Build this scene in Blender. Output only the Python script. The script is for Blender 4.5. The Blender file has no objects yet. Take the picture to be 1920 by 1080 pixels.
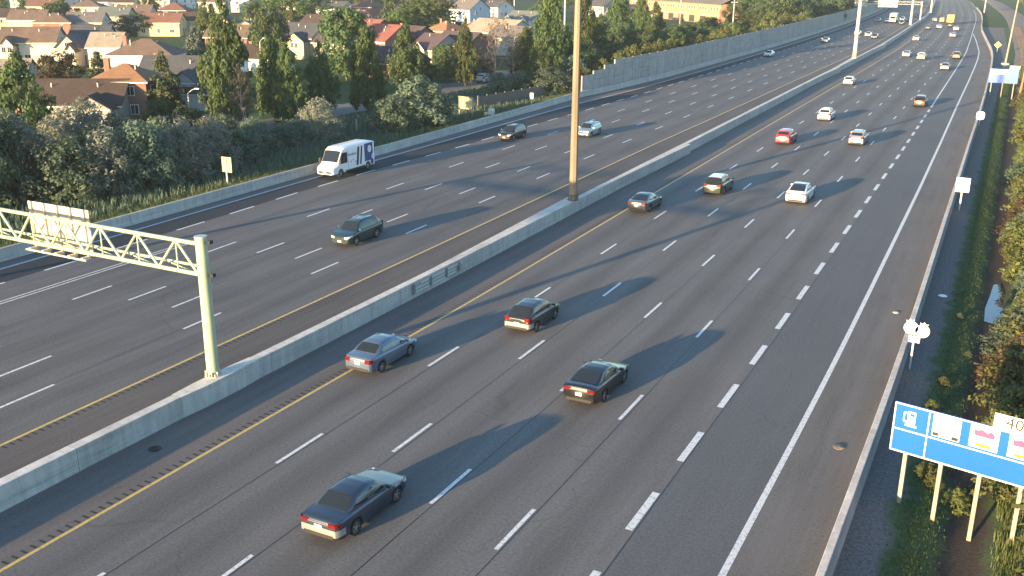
import bpy, math, random
import numpy as np
random.seed(7); RNG = np.random.default_rng(11)
scene = bpy.context.scene
col = scene.collection
R = math.radians

# ------------------------------------------------------------------ camera
cam_d = bpy.data.cameras.new('camera')
cam_d.sensor_width = 36.0
cam_d.lens = 1850.0 / 1920.0 * 36.0
cam_d.clip_start = 0.5
cam_d.clip_end = 9000
cam = bpy.data.objects.new('camera', cam_d)
col.objects.link(cam)
CAM_H = 19.91
PITCH, YAW, ROLL = 0.3139, -0.481476, 0.00708887
def _cam_matrix():
    from mathutils import Matrix, Vector
    F = Vector((math.sin(YAW)*math.cos(PITCH), math.cos(YAW)*math.cos(PITCH), -math.sin(PITCH)))
    Rt = Vector((math.cos(YAW), -math.sin(YAW), 0))
    U = Rt.cross(F)
    R2 = Rt*math.cos(ROLL) + U*math.sin(ROLL)
    U2 = -Rt*math.sin(ROLL) + U*math.cos(ROLL)
    m = Matrix((R2, U2, -F)).transposed().to_4x4()
    m.translation = Vector((0, 0, CAM_H))
    return m
cam.matrix_world = _cam_matrix()
scene.camera = cam

# ------------------------------------------------------------------ world, sun, exposure
SUN_EL = 7.0
SUN_AZ = 14.3            # shadows fall this many degrees right of the road direction
world = bpy.data.worlds.new('World')
scene.world = world
world.use_nodes = True
wn = world.node_tree.nodes; wl = world.node_tree.links
bg = wn['Background']
sky = wn.new('ShaderNodeTexSky')
sky.sky_type = 'NISHITA'
sky.sun_disc = False
sky.sun_elevation = R(SUN_EL)
sky.sun_rotation = R(180 + SUN_AZ)
sky.air_density = 1.0
sky.dust_density = 0.35
sky.ozone_density = 2.5
bg.inputs['Strength'].default_value = 0.15
wl.new(sky.outputs[0], bg.inputs['Color'])
sun_d = bpy.data.lights.new('sun', 'SUN')
sun_d.energy = 5.0
sun_d.angle = R(0.53)
sun_d.color = (1.0, 0.69, 0.36)
sun = bpy.data.objects.new('sun', sun_d)
col.objects.link(sun)
sun.rotation_euler = (R(90 - SUN_EL), 0, R(-SUN_AZ))
scene.view_settings.view_transform = 'Standard'
scene.view_settings.look = 'None'
scene.view_settings.gamma = 1.0
scene.view_settings.exposure = 1.85
try: scene.view_settings.use_curve_mapping = False
except Exception: pass

# ------------------------------------------------------------------ helpers
def link(o, parent=None):
    col.objects.link(o)
    if parent is not None: o.parent = parent
    return o
def tag(o, label=None, cat=None, group=None, kind=None):
    if label: o['label'] = label
    if cat: o['category'] = cat
    if group: o['group'] = group
    if kind: o['kind'] = kind
    return o
def thing(name, label, cat, loc=(0,0,0), rz=0.0, group=None):
    o = bpy.data.objects.new(name, None)
    o.empty_display_size = 0.2
    o.location = loc; o.rotation_euler = (0, 0, rz)
    col.objects.link(o)
    return tag(o, label, cat, group)

class MB:
    """collects shapes into one mesh"""
    def __init__(s): s.v = []; s.f = []; s.m = []
    def quad(s, a, b, c, d, m=0):
        n = len(s.v); s.v += [a, b, c, d]; s.f.append((n, n+1, n+2, n+3)); s.m.append(m); return s
    def poly(s, pts, m=0):
        n = len(s.v); s.v += list(pts); s.f.append(tuple(range(n, n+len(pts)))); s.m.append(m); return s
    def box(s, c, d, m=0, rz=0.0):
        hx, hy, hz = d[0]/2, d[1]/2, d[2]/2
        ca, sa = math.cos(rz), math.sin(rz)
        n = len(s.v)
        for dz in (-hz, hz):
            for dx, dy in ((-hx,-hy),(hx,-hy),(hx,hy),(-hx,hy)):
                s.v.append((c[0]+dx*ca-dy*sa, c[1]+dx*sa+dy*ca, c[2]+dz))
        for q in ((0,3,2,1),(4,5,6,7),(0,1,5,4),(1,2,6,5),(2,3,7,6),(3,0,4,7)):
            s.f.append(tuple(n+i for i in q)); s.m.append(m)
        return s
    def tube(s, p, q, r0, r1=None, n=8, m=0, caps=True, ph=0.0):
        if r1 is None: r1 = r0
        p = np.array(p, float); q = np.array(q, float)
        d = q-p; L = np.linalg.norm(d)
        if L < 1e-6: return s
        d /= L
        a = np.array((0,0,1.)) if abs(d[2]) < .9 else np.array((1.,0,0))
        e1 = np.cross(d, a); e1 /= np.linalg.norm(e1); e2 = np.cross(d, e1)
        b = len(s.v)
        for c, r in ((p, r0), (q, r1)):
            for i in range(n):
                t = ph + 2*math.pi*i/n
                s.v.append(tuple(c + r*(math.cos(t)*e1 + math.sin(t)*e2)))
        for i in range(n):
            j = (i+1) % n
            s.f.append((b+i, b+n+i, b+n+j, b+j)); s.m.append(m)
        if caps:
            s.f.append(tuple(b+i for i in range(n))); s.m.append(m)
            s.f.append(tuple(b+n+i for i in reversed(range(n)))); s.m.append(m)
        return s
    def prism(s, prof, x0, x1, m=0, axis='y'):
        """profile [(a,z)...] extruded along an axis"""
        n = len(prof); b = len(s.v)
        for t in (x0, x1):
            for a, z in prof:
                s.v.append((a, t, z) if axis == 'y' else (t, a, z))
        for i in range(n):
            j = (i+1) % n
            s.f.append((b+i, b+j, b+n+j, b+n+i)); s.m.append(m)
        s.f.append(tuple(b+i for i in reversed(range(n)))); s.m.append(m)
        s.f.append(tuple(b+n+i for i in range(n))); s.m.append(m)
        return s
    def grid(s, P, m=0, flip=False):
        nr = len(P); nc = len(P[0]); b = len(s.v)
        for r in P: s.v += [tuple(x) for x in r]
        for i in range(nr-1):
            for j in range(nc-1):
                q = (b+i*nc+j, b+i*nc+j+1, b+(i+1)*nc+j+1, b+(i+1)*nc+j)
                s.f.append(q[::-1] if flip else q); s.m.append(m)
        return s
    def mesh(s, name, mats, smooth=None):
        me = bpy.data.meshes.new(name)
        me.from_pydata([tuple(map(float, v)) for v in s.v], [], s.f)
        for mt in (mats if isinstance(mats, (list, tuple)) else [mats]): me.materials.append(mt)
        me.polygons.foreach_set('material_index', s.m)
        if smooth is not None:
            me.polygons.foreach_set('use_smooth', [True]*len(s.f))
            me.update(); me.set_sharp_from_angle(angle=R(smooth))
        me.update()
        return me
    def build(s, name, mats, parent=None, smooth=None):
        return link(bpy.data.objects.new(name, s.mesh(name, mats, smooth)), parent)

def inst(name, me, parent=None, loc=None, rz=None, mat=None, scale=None):
    o = bpy.data.objects.new(name, me)
    if loc is not None: o.location = loc
    if rz is not None: o.rotation_euler = (0, 0, rz)
    if scale is not None: o.scale = scale
    link(o, parent)
    if mat is not None:
        o.material_slots[0].link = 'OBJECT'; o.material_slots[0].material = mat
    return o

# ------------------------------------------------------------------ materials
MATS = {}
def _nodes(name):
    m = bpy.data.materials.new(name); m.use_nodes = True
    nt = m.node_tree
    return m, nt, nt.nodes['Principled BSDF']
def _noise(nt, vec, scale, detail=4.0, rough=.55):
    n = nt.nodes.new('ShaderNodeTexNoise'); n.inputs['Scale'].default_value = scale
    n.inputs['Detail'].default_value = detail; n.inputs['Roughness'].default_value = rough
    if vec is not None: nt.links.new(vec, n.inputs['Vector'])
    return n.outputs[0]
def _map(nt, v, a, b, c, d):
    n = nt.nodes.new('ShaderNodeMapRange')
    for i, x in zip((1,2,3,4), (a,b,c,d)): n.inputs[i].default_value = x
    nt.links.new(v, n.inputs[0]); return n.outputs[0]
def _mix(nt, fac, a, b, mode='MIX'):
    n = nt.nodes.new('ShaderNodeMix'); n.data_type = 'RGBA'; n.blend_type = mode
    for k, x in ((0, fac), (6, a), (7, b)):
        if isinstance(x, (tuple, list)): n.inputs[k].default_value = (x[0], x[1], x[2], 1)
        elif isinstance(x, (int, float)): n.inputs[k].default_value = x
        else: nt.links.new(x, n.inputs[k])
    return n.outputs[2]
def _math(nt, op, a, b=0.0):
    n = nt.nodes.new('ShaderNodeMath'); n.operation = op
    for k, x in ((0, a), (1, b)):
        if isinstance(x, (int, float)): n.inputs[k].default_value = x
        else: nt.links.new(x, n.inputs[k])
    return n.outputs[0]
def mat(name, c, rough=.7, var=.12, scale=2.0, bump=0.0, metal=0.0, spec=.4, fine=0.0, coat=0.0, coord='Object', rnd=0.0, stretch=None):
    """procedural surface: colour broken up by two noises, optional relief"""
    if name in MATS: return MATS[name]
    m, nt, b = _nodes(name)
    tc = nt.nodes.new('ShaderNodeTexCoord').outputs[coord]
    if stretch:
        mp = nt.nodes.new('ShaderNodeMapping'); mp.inputs['Scale'].default_value = stretch
        nt.links.new(tc, mp.inputs[0]); tc = mp.outputs[0]
    n1 = _noise(nt, tc, scale)
    f = _map(nt, n1, .3, .7, 1-var, 1+var)
    if fine:
        n2 = _noise(nt, tc, scale*14, 2.0)
        f = _math(nt, 'MULTIPLY', f, _map(nt, n2, .25, .75, 1-fine, 1+fine))
    if rnd:
        oi = nt.nodes.new('ShaderNodeObjectInfo')
        f = _math(nt, 'MULTIPLY', f, _map(nt, oi.outputs['Random'], 0, 1, 1-rnd, 1+rnd))
    hs = nt.nodes.new('ShaderNodeVectorMath'); hs.operation = 'SCALE'
    hs.inputs[0].default_value = c[:3]; nt.links.new(f, hs.inputs['Scale'])
    nt.links.new(hs.outputs[0], b.inputs['Base Color'])
    b.inputs['Roughness'].default_value = rough
    b.inputs['Metallic'].default_value = metal
    b.inputs['Specular IOR Level'].default_value = spec
    if coat: b.inputs['Coat Weight'].default_value = coat; b.inputs['Coat Roughness'].default_value = .04
    if bump:
        bn = nt.nodes.new('ShaderNodeBump'); bn.inputs['Strength'].default_value = bump
        bn.inputs['Distance'].default_value = .05
        nt.links.new(_noise(nt, tc, scale*8, 3.0), bn.inputs['Height'])
        nt.links.new(bn.outputs[0], b.inputs['Normal'])
    MATS[name] = m
    return m

def asphalt(name, c, tracks=None, track_amt=.18, patch=.10, dusty=None, seams=None):
    """worn asphalt; UV = (metres across, metres along). Wheel polish darkens along lanes"""
    m, nt, b = _nodes(name)
    uv = nt.nodes.new('ShaderNodeTexCoord').outputs['UV']
    sp = nt.nodes.new('ShaderNodeSeparateXYZ'); nt.links.new(uv, sp.inputs[0])
    mp = nt.nodes.new('ShaderNodeMapping'); mp.inputs['Scale'].default_value = (1.0, .06, 1); nt.links.new(uv, mp.inputs[0])
    streak = _noise(nt, mp.outputs[0], 1.6, 5.0, .6)
    blot = _noise(nt, uv, .12, 5.0, .6)
    grain = _noise(nt, uv, 9.0, 3.0, .7)
    grit = _noise(nt, uv, 45.0, 1.0, .6)
    f = _math(nt, 'MULTIPLY', _map(nt, streak, .3, .7, 1-patch, 1+patch), _map(nt, blot, .3, .7, 1-patch*.7, 1+patch*.7))
    f = _math(nt, 'MULTIPLY', f, _map(nt, grain, .25, .75, .70, 1.30))
    f = _math(nt, 'MULTIPLY', f, _map(nt, grit, .2, .8, .72, 1.28))
    if tracks:
        wob = _map(nt, _noise(nt, mp.outputs[0], .5, 3.0), 0, 1, -.35, .35)
        for t in tracks:
            d = _math(nt, 'ABSOLUTE', _math(nt, 'SUBTRACT', _math(nt, 'ADD', sp.outputs[0], wob), t))
            k = _map(nt, d, 0.1, 1.1, 1-track_amt, 1.0)
            f = _math(nt, 'MULTIPLY', f, k)
    # fine irregular cracks and a few older patches
    wv = nt.nodes.new('ShaderNodeVectorMath'); wv.operation = 'MULTIPLY_ADD'
    nz = nt.nodes.new('ShaderNodeTexNoise'); nz.inputs['Scale'].default_value = .7; nt.links.new(uv, nz.inputs['Vector'])
    nt.links.new(nz.outputs[1], wv.inputs[0]); wv.inputs[1].default_value = (1.6,1.6,0); nt.links.new(uv, wv.inputs[2])
    vo = nt.nodes.new('ShaderNodeTexVoronoi'); vo.feature = 'DISTANCE_TO_EDGE'; vo.inputs['Scale'].default_value = .16
    nt.links.new(wv.outputs[0], vo.inputs['Vector'])
    crack = _math(nt, 'MULTIPLY', _map(nt, vo.outputs['Distance'], .002, .008, 1, 0), _map(nt, _noise(nt, uv, .09, 3.0), .50, .60, 0, .16))
    f = _math(nt, 'MULTIPLY', f, _map(nt, crack, 0, 1, 1, 0))
    f = _math(nt, 'MULTIPLY', f, _map(nt, _noise(nt, uv, .035, 2.0), .50, .66, 1.0, .93))
    colr = nt.nodes.new('ShaderNodeVectorMath'); colr.operation = 'SCALE'
    colr.inputs[0].default_value = c; nt.links.new(f, colr.inputs['Scale'])
    out = colr.outputs[0]
    if dusty:
        out = _mix(nt, _map(nt, _noise(nt, mp.outputs[0], .9, 5.0, .65), .40, .68, 0, .55), out, dusty)
    nt.links.new(out, b.inputs['Base Color'])
    b.inputs['Roughness'].default_value = .82
    b.inputs['Specular IOR Level'].default_value = .3
    bn = nt.nodes.new('ShaderNodeBump'); bn.inputs['Strength'].default_value = .35; bn.inputs['Distance'].default_value = .012
    nt.links.new(grit, bn.inputs['Height']); nt.links.new(bn.outputs[0], b.inputs['Normal'])
    return m

def foliage(name, dark, light, trans=.38, hue=.12):
    m, nt, b = _nodes(name)
    at = nt.nodes.new('ShaderNodeAttribute'); at.attribute_name = 'tone'
    oi = nt.nodes.new('ShaderNodeObjectInfo')
    c = _mix(nt, at.outputs['Fac'], dark, light)
    hv = nt.nodes.new('ShaderNodeHueSaturation')
    nt.links.new(c, hv.inputs['Color'])
    nt.links.new(_map(nt, oi.outputs['Random'], 0, 1, .5-hue*.25, .5+hue*.18), hv.inputs['Hue'])
    v = nt.nodes.new('ShaderNodeMath'); v.operation = 'MULTIPLY_ADD'
    nt.links.new(oi.outputs['Random'], v.inputs[0]); v.inputs[1].default_value = .5; v.inputs[2].default_value = .78
    nt.links.new(v.outputs[0], hv.inputs['Value'])
    nt.links.new(hv.outputs[0], b.inputs['Base Color'])
    b.inputs['Roughness'].default_value = .65; b.inputs['Specular IOR Level'].default_value = .25
    tr = nt.nodes.new('ShaderNodeBsdfTranslucent'); nt.links.new(hv.outputs[0], tr.inputs['Color'])
    mx = nt.nodes.new('ShaderNodeMixShader'); mx.inputs[0].default_value = trans
    nt.links.new(b.outputs[0], mx.inputs[1]); nt.links.new(tr.outputs[0], mx.inputs[2])
    nt.links.new(mx.outputs[0], nt.nodes['Material Output'].inputs['Surface'])
    return m

# ------------------------------------------------------------------ road alignment
_KY = [-400,0,50,100,150,200,240,286,350,400,470,540,750,900,1200,1600,4000]
_KS = [0,0,-.4,-1.5,-2.65,-3.8,-4.6,-5.7,-8.5,-11,-14.5,-19,-37,-55,-100,-175,-640]
_TY = np.arange(-400, 3400, 1.0)
_TS = np.interp(_TY, _KY, _KS)
_k = np.hanning(41); _k /= _k.sum()
_TS = np.convolve(np.pad(_TS, 20, mode='edge'), _k, 'valid')
def S(y): return float(np.interp(y, _TY, _TS))
def tang(y): return math.atan2(-(S(y+2)-S(y-2)), 4.0)     # rotation about z of the road direction
def W(u, y, z=0.0): return (u + S(y), y, z)
def knots(*p):
    ys = [a for a, _ in p]; us = [b for _, b in p]
    return lambda y: float(np.interp(y, ys, us))
def rows(y0, y1):
    ys = [y0]
    while ys[-1] < y1:
        y = ys[-1]; ys.append(min(y1, y + (3 if y < 160 else 6 if y < 450 else 15)))
    return ys
def strip(name, ul, ur, y0, y1, z, m, parent=None, ncol=1):
    """ribbon of pavement between two lateral offsets, UV in metres"""
    ys = rows(y0, y1)
    ul = ul if callable(ul) else (lambda y, k=ul: k)
    ur = ur if callable(ur) else (lambda y, k=ur: k)
    v = []; f = []; uvs = []
    for y in ys:
        a, b = ul(y), ur(y)
        for j in range(ncol+1):
            u = a + (b-a)*j/ncol
            v.append(W(u, y, z)); uvs.append((u, y))
    n = ncol+1
    for i in range(len(ys)-1):
        for j in range(ncol):
            f.append((i*n+j, i*n+j+1, (i+1)*n+j+1, (i+1)*n+j))
    me = bpy.data.meshes.new(name); me.from_pydata(v, [], f); me.materials.append(m)
    lay = me.uv_layers.new(name='UVMap')
    li = [i for q in f for i in q]
    lay.data.foreach_set('uv', [c for i in li for c in uvs[i]])
    me.update()
    return link(bpy.data.objects.new(name, me), parent)
# ------------------------------------------------------------------ colours used by the setting
EB_L = [knots((0,-29.04),(130,-28.85),(200,-28.6),(400,-28.2),(1600,-27.5)),
        knots((0,-25.78),(90,-25.7),(140,-25.45),(200,-25.25),(1600,-24.6)),
        knots((0,-22.03),(90,-21.95),(150,-21.82),(200,-21.75),(1600,-21.2)),
        knots((0,-18.3),(160,-18.2),(1600,-17.8)),
        knots((0,-14.52),(150,-14.55),(1600,-14.3)),
        knots((0,-10.77),(120,-10.75),(169,-10.9),(206,-11.1),(251,-11.45),(307,-11.9),(382,-12.2),(1600,-12.2))]
EB_EDGE = knots((0,-6.82),(50,-6.9),(100,-7.0),(129,-7.15),(169,-7.43),(206,-7.62),(261,-8.2),(288,-8.75),(332,-10.3),(372,-11.85),(1600,-11.85))
EB_BAR = knots((0,-3.85),(50,-3.92),(127,-4.08),(157,-4.08),(183,-4.2),(221,-4.6),(264,-5.3),(292,-6.2),(353,-8.5),(385,-9.5),(430,-10),(1600,-10))
MED_E = -32.42; MED_W = -33.0
WB_L = [knots((0,-37.2),(40,-37.5),(113,-37.6),(136,-37.3),(171,-37.1),(235,-36.7),(322,-36.2),(1600,-35.5)),
        knots((27,-40.85),(40,-41.15),(52,-41.4),(65,-41.45),(90,-41.4),(113,-41.27),(150,-41),(175,-40.75),(400,-40),(1600,-39.3)),
        knots((30,-44.2),(45,-44.6),(65,-44.8),(135,-44.5),(195,-44.0),(400,-43.2),(1600,-42.6)),
        knots((40,-47.9),(55,-48.1),(77,-48.5),(129,-48.3),(190,-47.5),(400,-46.5),(1600,-46)),
        knots((39,-51.05),(63,-51.7),(90,-52),(114,-51.65),(160,-51.2),(200,-50.9),(400,-49.7),(1600,-49.3)),
        knots((39,-57.85),(60,-58),(70,-58.2),(80,-58.05),(90,-57.5),(100,-57.0),(118,-56.7),(136,-56),(161,-55.4),(213,-54.8),(236,-54.6),(400,-53),(1600,-52.5))]
WB_EDGE = knots((40,-60.75),(70,-60.95),(87,-60.9),(105,-60.6),(118,-60.45),(137,-60.2),(150,-59.3),(166,-58.3),(205,-57.5),(259,-57.2),(297,-56.8),(374,-55.5),(1600,-54))
WB_BAR = knots((40,-62.25),(89,-62.3),(123,-62.4),(148,-62.6),(160,-61.4),(187,-60.0),(227,-59.6),(266,-59.3),(400,-57.9),(1600,-56.5))
Y0, Y1 = -60, 1100

m_ebl = asphalt('asphalt_worn_grey', (.152,.146,.138), tracks=[-27.4,-23.9,-20.15,-16.4,-12.6], track_amt=.24)
m_exit = asphalt('asphalt_exit_lane', (.122,.123,.124), patch=.06)
m_wbl = asphalt('asphalt_westbound', (.134,.130,.125), tracks=[-39.3,-43.1,-46.6,-50.2,-54.5], track_amt=.16, patch=.15)
m_new = asphalt('asphalt_new_dark', (.036,.039,.045), patch=.05)
m_shl = asphalt('asphalt_shoulder', (.138,.126,.118), dusty=(.19,.168,.150), patch=.14)
m_shr = asphalt('asphalt_right_shoulder', (.143,.133,.123), dusty=(.185,.166,.148), patch=.16)
m_shw = asphalt('asphalt_dark_shoulder', (.105,.096,.090), dusty=(.145,.128,.114), patch=.16)

# ------------------------------------------------------------------ ground
def soil_material():
    m, nt, b = _nodes('lawn_and_soil')
    tc = nt.nodes.new('ShaderNodeTexCoord').outputs['Object']
    big = _noise(nt, tc, .03, 5.0); mid = _noise(nt, tc, .35, 5.0, .6); fine = _noise(nt, tc, 5.0, 3.0, .7)
    c = _mix(nt, _map(nt, mid, .35, .65, 0, 1), (.048,.098,.034), (.075,.115,.042))
    c = _mix(nt, _map(nt, big, .45, .62, 0, .7), c, (.085,.10,.05))
    c = _mix(nt, _map(nt, fine, .3, .7, .0, .5), c, (.035,.06,.024))
    nt.links.new(c, b.inputs['Base Color']); b.inputs['Roughness'].default_value = .95
    b.inputs['Specular IOR Level'].default_value = .1
    bn = nt.nodes.new('ShaderNodeBump'); bn.inputs['Strength'].default_value = .6; bn.inputs['Distance'].default_value = .08
    nt.links.new(fine, bn.inputs['Height']); nt.links.new(bn.outputs[0], b.inputs['Normal'])
    return m
def verge_material():
    m, nt, b = _nodes('gravel_and_weeds')
    uv = nt.nodes.new('ShaderNodeTexCoord').outputs['UV']
    sp = nt.nodes.new('ShaderNodeSeparateXYZ'); nt.links.new(uv, sp.inputs[0])
    mid = _noise(nt, uv, .5, 5.0, .6); fine = _noise(nt, uv, 7.0, 4.0, .7); grit = _noise(nt, uv, 30.0, 2.0, .6)
    edge = _math(nt, 'ADD', sp.outputs[0], _map(nt, mid, .2, .8, -.55, .55))
    gravel = _mix(nt, _map(nt, grit, .3, .7, 0, 1), (.11,.105,.10), (.28,.265,.25))
    gravel = _mix(nt, _map(nt, fine, .42, .66, 0, .75), gravel, (.075,.066,.056))
    weeds = _mix(nt, _map(nt, fine, .3, .7, 0, 1), (.045,.085,.032), (.10,.14,.06))
    mud = _mix(nt, _map(nt, fine, .3, .7, 0, 1), (.045,.038,.032), (.085,.072,.058))
    c = _mix(nt, _map(nt, edge, -2.35, -1.95, 0, 1), gravel, weeds)
    c = _mix(nt, _map(nt, edge, -.6, -.1, 0, 1), c, mud)
    c = _mix(nt, _map(nt, edge, 1.0, 1.5, 0, 1), c, weeds)
    nt.links.new(c, b.inputs['Base Color']); b.inputs['Roughness'].default_value = .95
    b.inputs['Specular IOR Level'].default_value = .15
    bn = nt.nodes.new('ShaderNodeBump'); bn.inputs['Strength'].default_value = .7; bn.inputs['Distance'].default_value = .05
    nt.links.new(fine, bn.inputs['Height']); nt.links.new(bn.outputs[0], b.inputs['Normal'])
    return m
m_soil = soil_material(); m_verge = verge_material()
def sheet(name, us, zf, y0, y1, m, step=None):
    ys = rows(y0, y1) if step is None else list(np.arange(y0, y1+.1, step))
    v = []; f = []; uvs = []
    n = len(us)
    for y in ys:
        for uf in us:
            u = uf(y) if callable(uf) else uf
            v.append(W(u, y, zf(u, y))); uvs.append((u, y))
    for i in range(len(ys)-1):
        for j in range(n-1): f.append((i*n+j, i*n+j+1, (i+1)*n+j+1, (i+1)*n+j))
    me = bpy.data.meshes.new(name); me.from_pydata(v, [], f); me.materials.append(m)
    lay = me.uv_layers.new(name='UVMap')
    lay.data.foreach_set('uv', [c for q in f for i in q for c in uvs[i]])
    me.polygons.foreach_set('use_smooth', [True]*len(f)); me.update()
    return link(bpy.data.objects.new(name, me))
RZ = lambda u: float(np.interp(u, [-3.5,-2.4,-1.6,-.6,.1,.9,1.6,2.6,4,8,20,60], [-.06,-.1,-.22,-.5,-.78,-.78,-.45,-.15,.1,.35,.6,.8]))
def rz_(u, y):
    k = min(1, max(0, (245-y)/25.0))
    return RZ(u)*k + (1-k)*(-.1) + .05*math.sin(y*.9+u*2.1)*min(1, max(0, u+1.5))*.6
g = sheet('ground', [-3000,-1500,-700,-400,-250,-180,-140,-110,-95,-85,-75,-68,-64,lambda y: WB_BAR(y)-.25], lambda u, y: -.06, -300, 3200, m_soil); tag(g, kind='structure')
g = sheet('ground_under_highway', [lambda y: WB_BAR(y)-.25, -50, -33, -20, lambda y: EB_BAR(y)+.2], lambda u, y: -.5, -300, 3200, mat('subgrade', (.1,.09,.08))); tag(g, kind='structure')
g = sheet('verge', [lambda y: EB_BAR(y)+.22, lambda y: EB_BAR(y)+.9]+[-2.4,-2,-1.6,-1.2,-.8,-.4,-.1,.2,.5,.8,1.1,1.4,1.8,2.3,3,4,5.5,8,12,20,60,150,400,1500,3000], rz_, -60, 420, m_verge); tag(g, kind='structure')
g = sheet('far_field', [lambda y: EB_BAR(y)+.22,-6,0,20,60,150,400,1500,3000], lambda u, y: -.1, 420, 3200, m_soil); tag(g, kind='structure')

# ------------------------------------------------------------------ pavement
def road(name, *a, **k):
    return tag(strip(name, *a, **k), kind='structure')
road_e = road('eastbound_road', lambda y: EB_L[0](y)-.22, lambda y: EB_L[5](y)+.2, Y0, Y1, 0, m_ebl, ncol=4)
exit_l = road('exit_lane', lambda y: EB_L[5](y)+.2, lambda y: max(EB_EDGE(y)+.16, EB_L[5](y)+.3), Y0, Y1, 0, m_exit)
sh_r = road('right_shoulder', lambda y: max(EB_EDGE(y)+.16, EB_L[5](y)+.3), EB_BAR, Y0, Y1, 0, m_shr)
sh_m = road('median_shoulder_eastbound', MED_E, lambda y: EB_L[0](y)-.22, Y0, Y1, 0, m_shl)
sh_w = road('median_shoulder_westbound', lambda y: WB_L[0](y)+.2, MED_W, Y0, Y1, 0, m_shw)
road_w = road('westbound_road', lambda y: WB_L[5](y)-.05, lambda y: WB_L[0](y)+.2, Y0, Y1, 0, m_wbl, ncol=4)
new_l = road('new_asphalt_lane', lambda y: WB_EDGE(y)+.25, lambda y: WB_L[5](y)-.05, Y0, Y1, 0, m_new)
sh_o = road('outer_shoulder_westbound', WB_BAR, lambda y: WB_EDGE(y)+.25, Y0, Y1, 0, m_shl)

# ------------------------------------------------------------------ painted markings
def paint(name, c, worn=.5):
    m, nt, b = _nodes(name)
    tc = nt.nodes.new('ShaderNodeTexCoord').outputs['Object']
    geo = nt.nodes.new('ShaderNodeNewGeometry').outputs['Position']
    n = _noise(nt, geo, 6.0, 5.0, .7)
    out = _mix(nt, _map(nt, n, .50, .68, 0, worn), c, (.14,.13,.12))
    nt.links.new(out, b.inputs['Base Color']); b.inputs['Roughness'].default_value = .6
    return m
m_white = paint('white_road_paint', (.74,.73,.70), .75)
m_whited = paint('worn_white_road_paint', (.62,.61,.58), .75)
m_yellow = paint('yellow_road_paint', (.68,.46,.12), .7)
m_seam = mat('crack_sealant', (.035,.034,.034), rough=.5, var=.3, scale=1.5)
m_groove = mat('milled_groove', (.045,.04,.037), rough=.9, var=.3)
def plate(w, l, m, name):
    b = MB(); b.quad((-w/2,0,0),(w/2,0,0),(w/2,l,0),(-w/2,l,0)); return b.mesh(name, m)
d15 = plate(.17, 3.15, m_white, 'lane_dash'); d15w = plate(.16, 3.15, m_whited, 'lane_dash_worn')
d30 = plate(.30, 3.1, m_white, 'lane_dash_wide'); d20 = plate(.20, 3.1, m_white, 'lane_dash_medium')
NEAR = 255
def dashes(parent, uf, ph, cyc, me, yend, ln=3.15):
    far = MB(); y = ph
    while y > -20: y -= cyc
    while y < yend:
        if y > 14:
            a = W(uf(y), y, .005); b = W(uf(y+ln), y+ln, .005)
            rz = math.atan2(-(b[0]-a[0]), b[1]-a[1])
            if y < NEAR: inst('lane_dash', me, parent, a, rz)
            else:
                w = .09 if me is not d30 else .15
                far.quad((a[0]-w,a[1],a[2]),(a[0]+w,a[1],a[2]),(b[0]+w,b[1],b[2]),(b[0]-w,b[1],b[2]))
        y += cyc
    return far
def merge_far(parent, parts, m):
    b = MB()
    for p in parts:
        n = len(b.v); b.v += p.v; b.f += [tuple(i+n for i in q) for q in p.f]; b.m += p.m
    if b.v: tag(b.build('distant_lane_dashes', m, parent), kind='stuff')
fe = [dashes(road_e, EB_L[1], 28.4, 12.08, d15, 620), dashes(road_e, EB_L[2], 31.6, 12.05, d15, 620),
      dashes(road_e, EB_L[3], 28.7, 12.2, d15, 620), dashes(road_e, EB_L[4], 27.1, 12.15, d15, 620)]
merge_far(road_e, fe, m_white)
dashes(exit_l, EB_L[5], 30.6, 6.1, d30, 166)
fw = [dashes(road_w, WB_L[1], 26.4, 12.05, d15, 620), dashes(road_w, WB_L[2], 28.9, 12.0, d15, 620),
      dashes(road_w, WB_L[3], 40.6, 12.1, d15, 620), dashes(road_w, WB_L[4], 39.0, 12.1, d15, 620)]
merge_far(road_w, fw, m_white)
fn = [dashes(new_l, WB_L[5], 36.2, 6.15, d20, 330)]
merge_far(new_l, fn, m_white)
def line(name, parent, uf, w, y0, y1, m, z=.005):
    return strip(name, lambda y: uf(y)-w/2, lambda y: uf(y)+w/2, y0, y1, z, m, parent)
line('yellow_edge_line', road_e, EB_L[0], .16, -20, 900, m_yellow)
line('white_edge_line', exit_l, EB_EDGE, .25, -20, 372, m_white)
line('gore_line', exit_l, EB_L[5], .22, 168, 600, m_white)
line('yellow_edge_line', road_w, WB_L[0], .16, -20, 900, m_yellow)
line('white_edge_line', new_l, WB_EDGE, .17, -20, 700, m_white)
for du in (-.2, .2):
    line('double_white_line', road_w, (lambda y, d=du: -54.42 + d), .13, -20, 54, m_white)
# sealed joints running beside the lane lines
for k, off in ((1,.16),(2,.18),(3,.15),(4,.17),(5,.22)):
    uf = EB_L[k]; o_ = off
    line('sealed_joint', road_e, (lambda y, uf=uf, o_=o_: uf(y)+o_+.03*math.sin(y*.21+o_*40)), .05, -10, 330, m_seam, .0035)
for k, off in ((1,-.12),(3,.3)):
    uf = WB_L[k]; o_ = off
    line('sealed_joint', road_w, (lambda y, uf=uf, o_=o_: uf(y)+o_+.04*math.sin(y*.17)), .045, -10, 300, m_seam, .0035)
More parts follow.
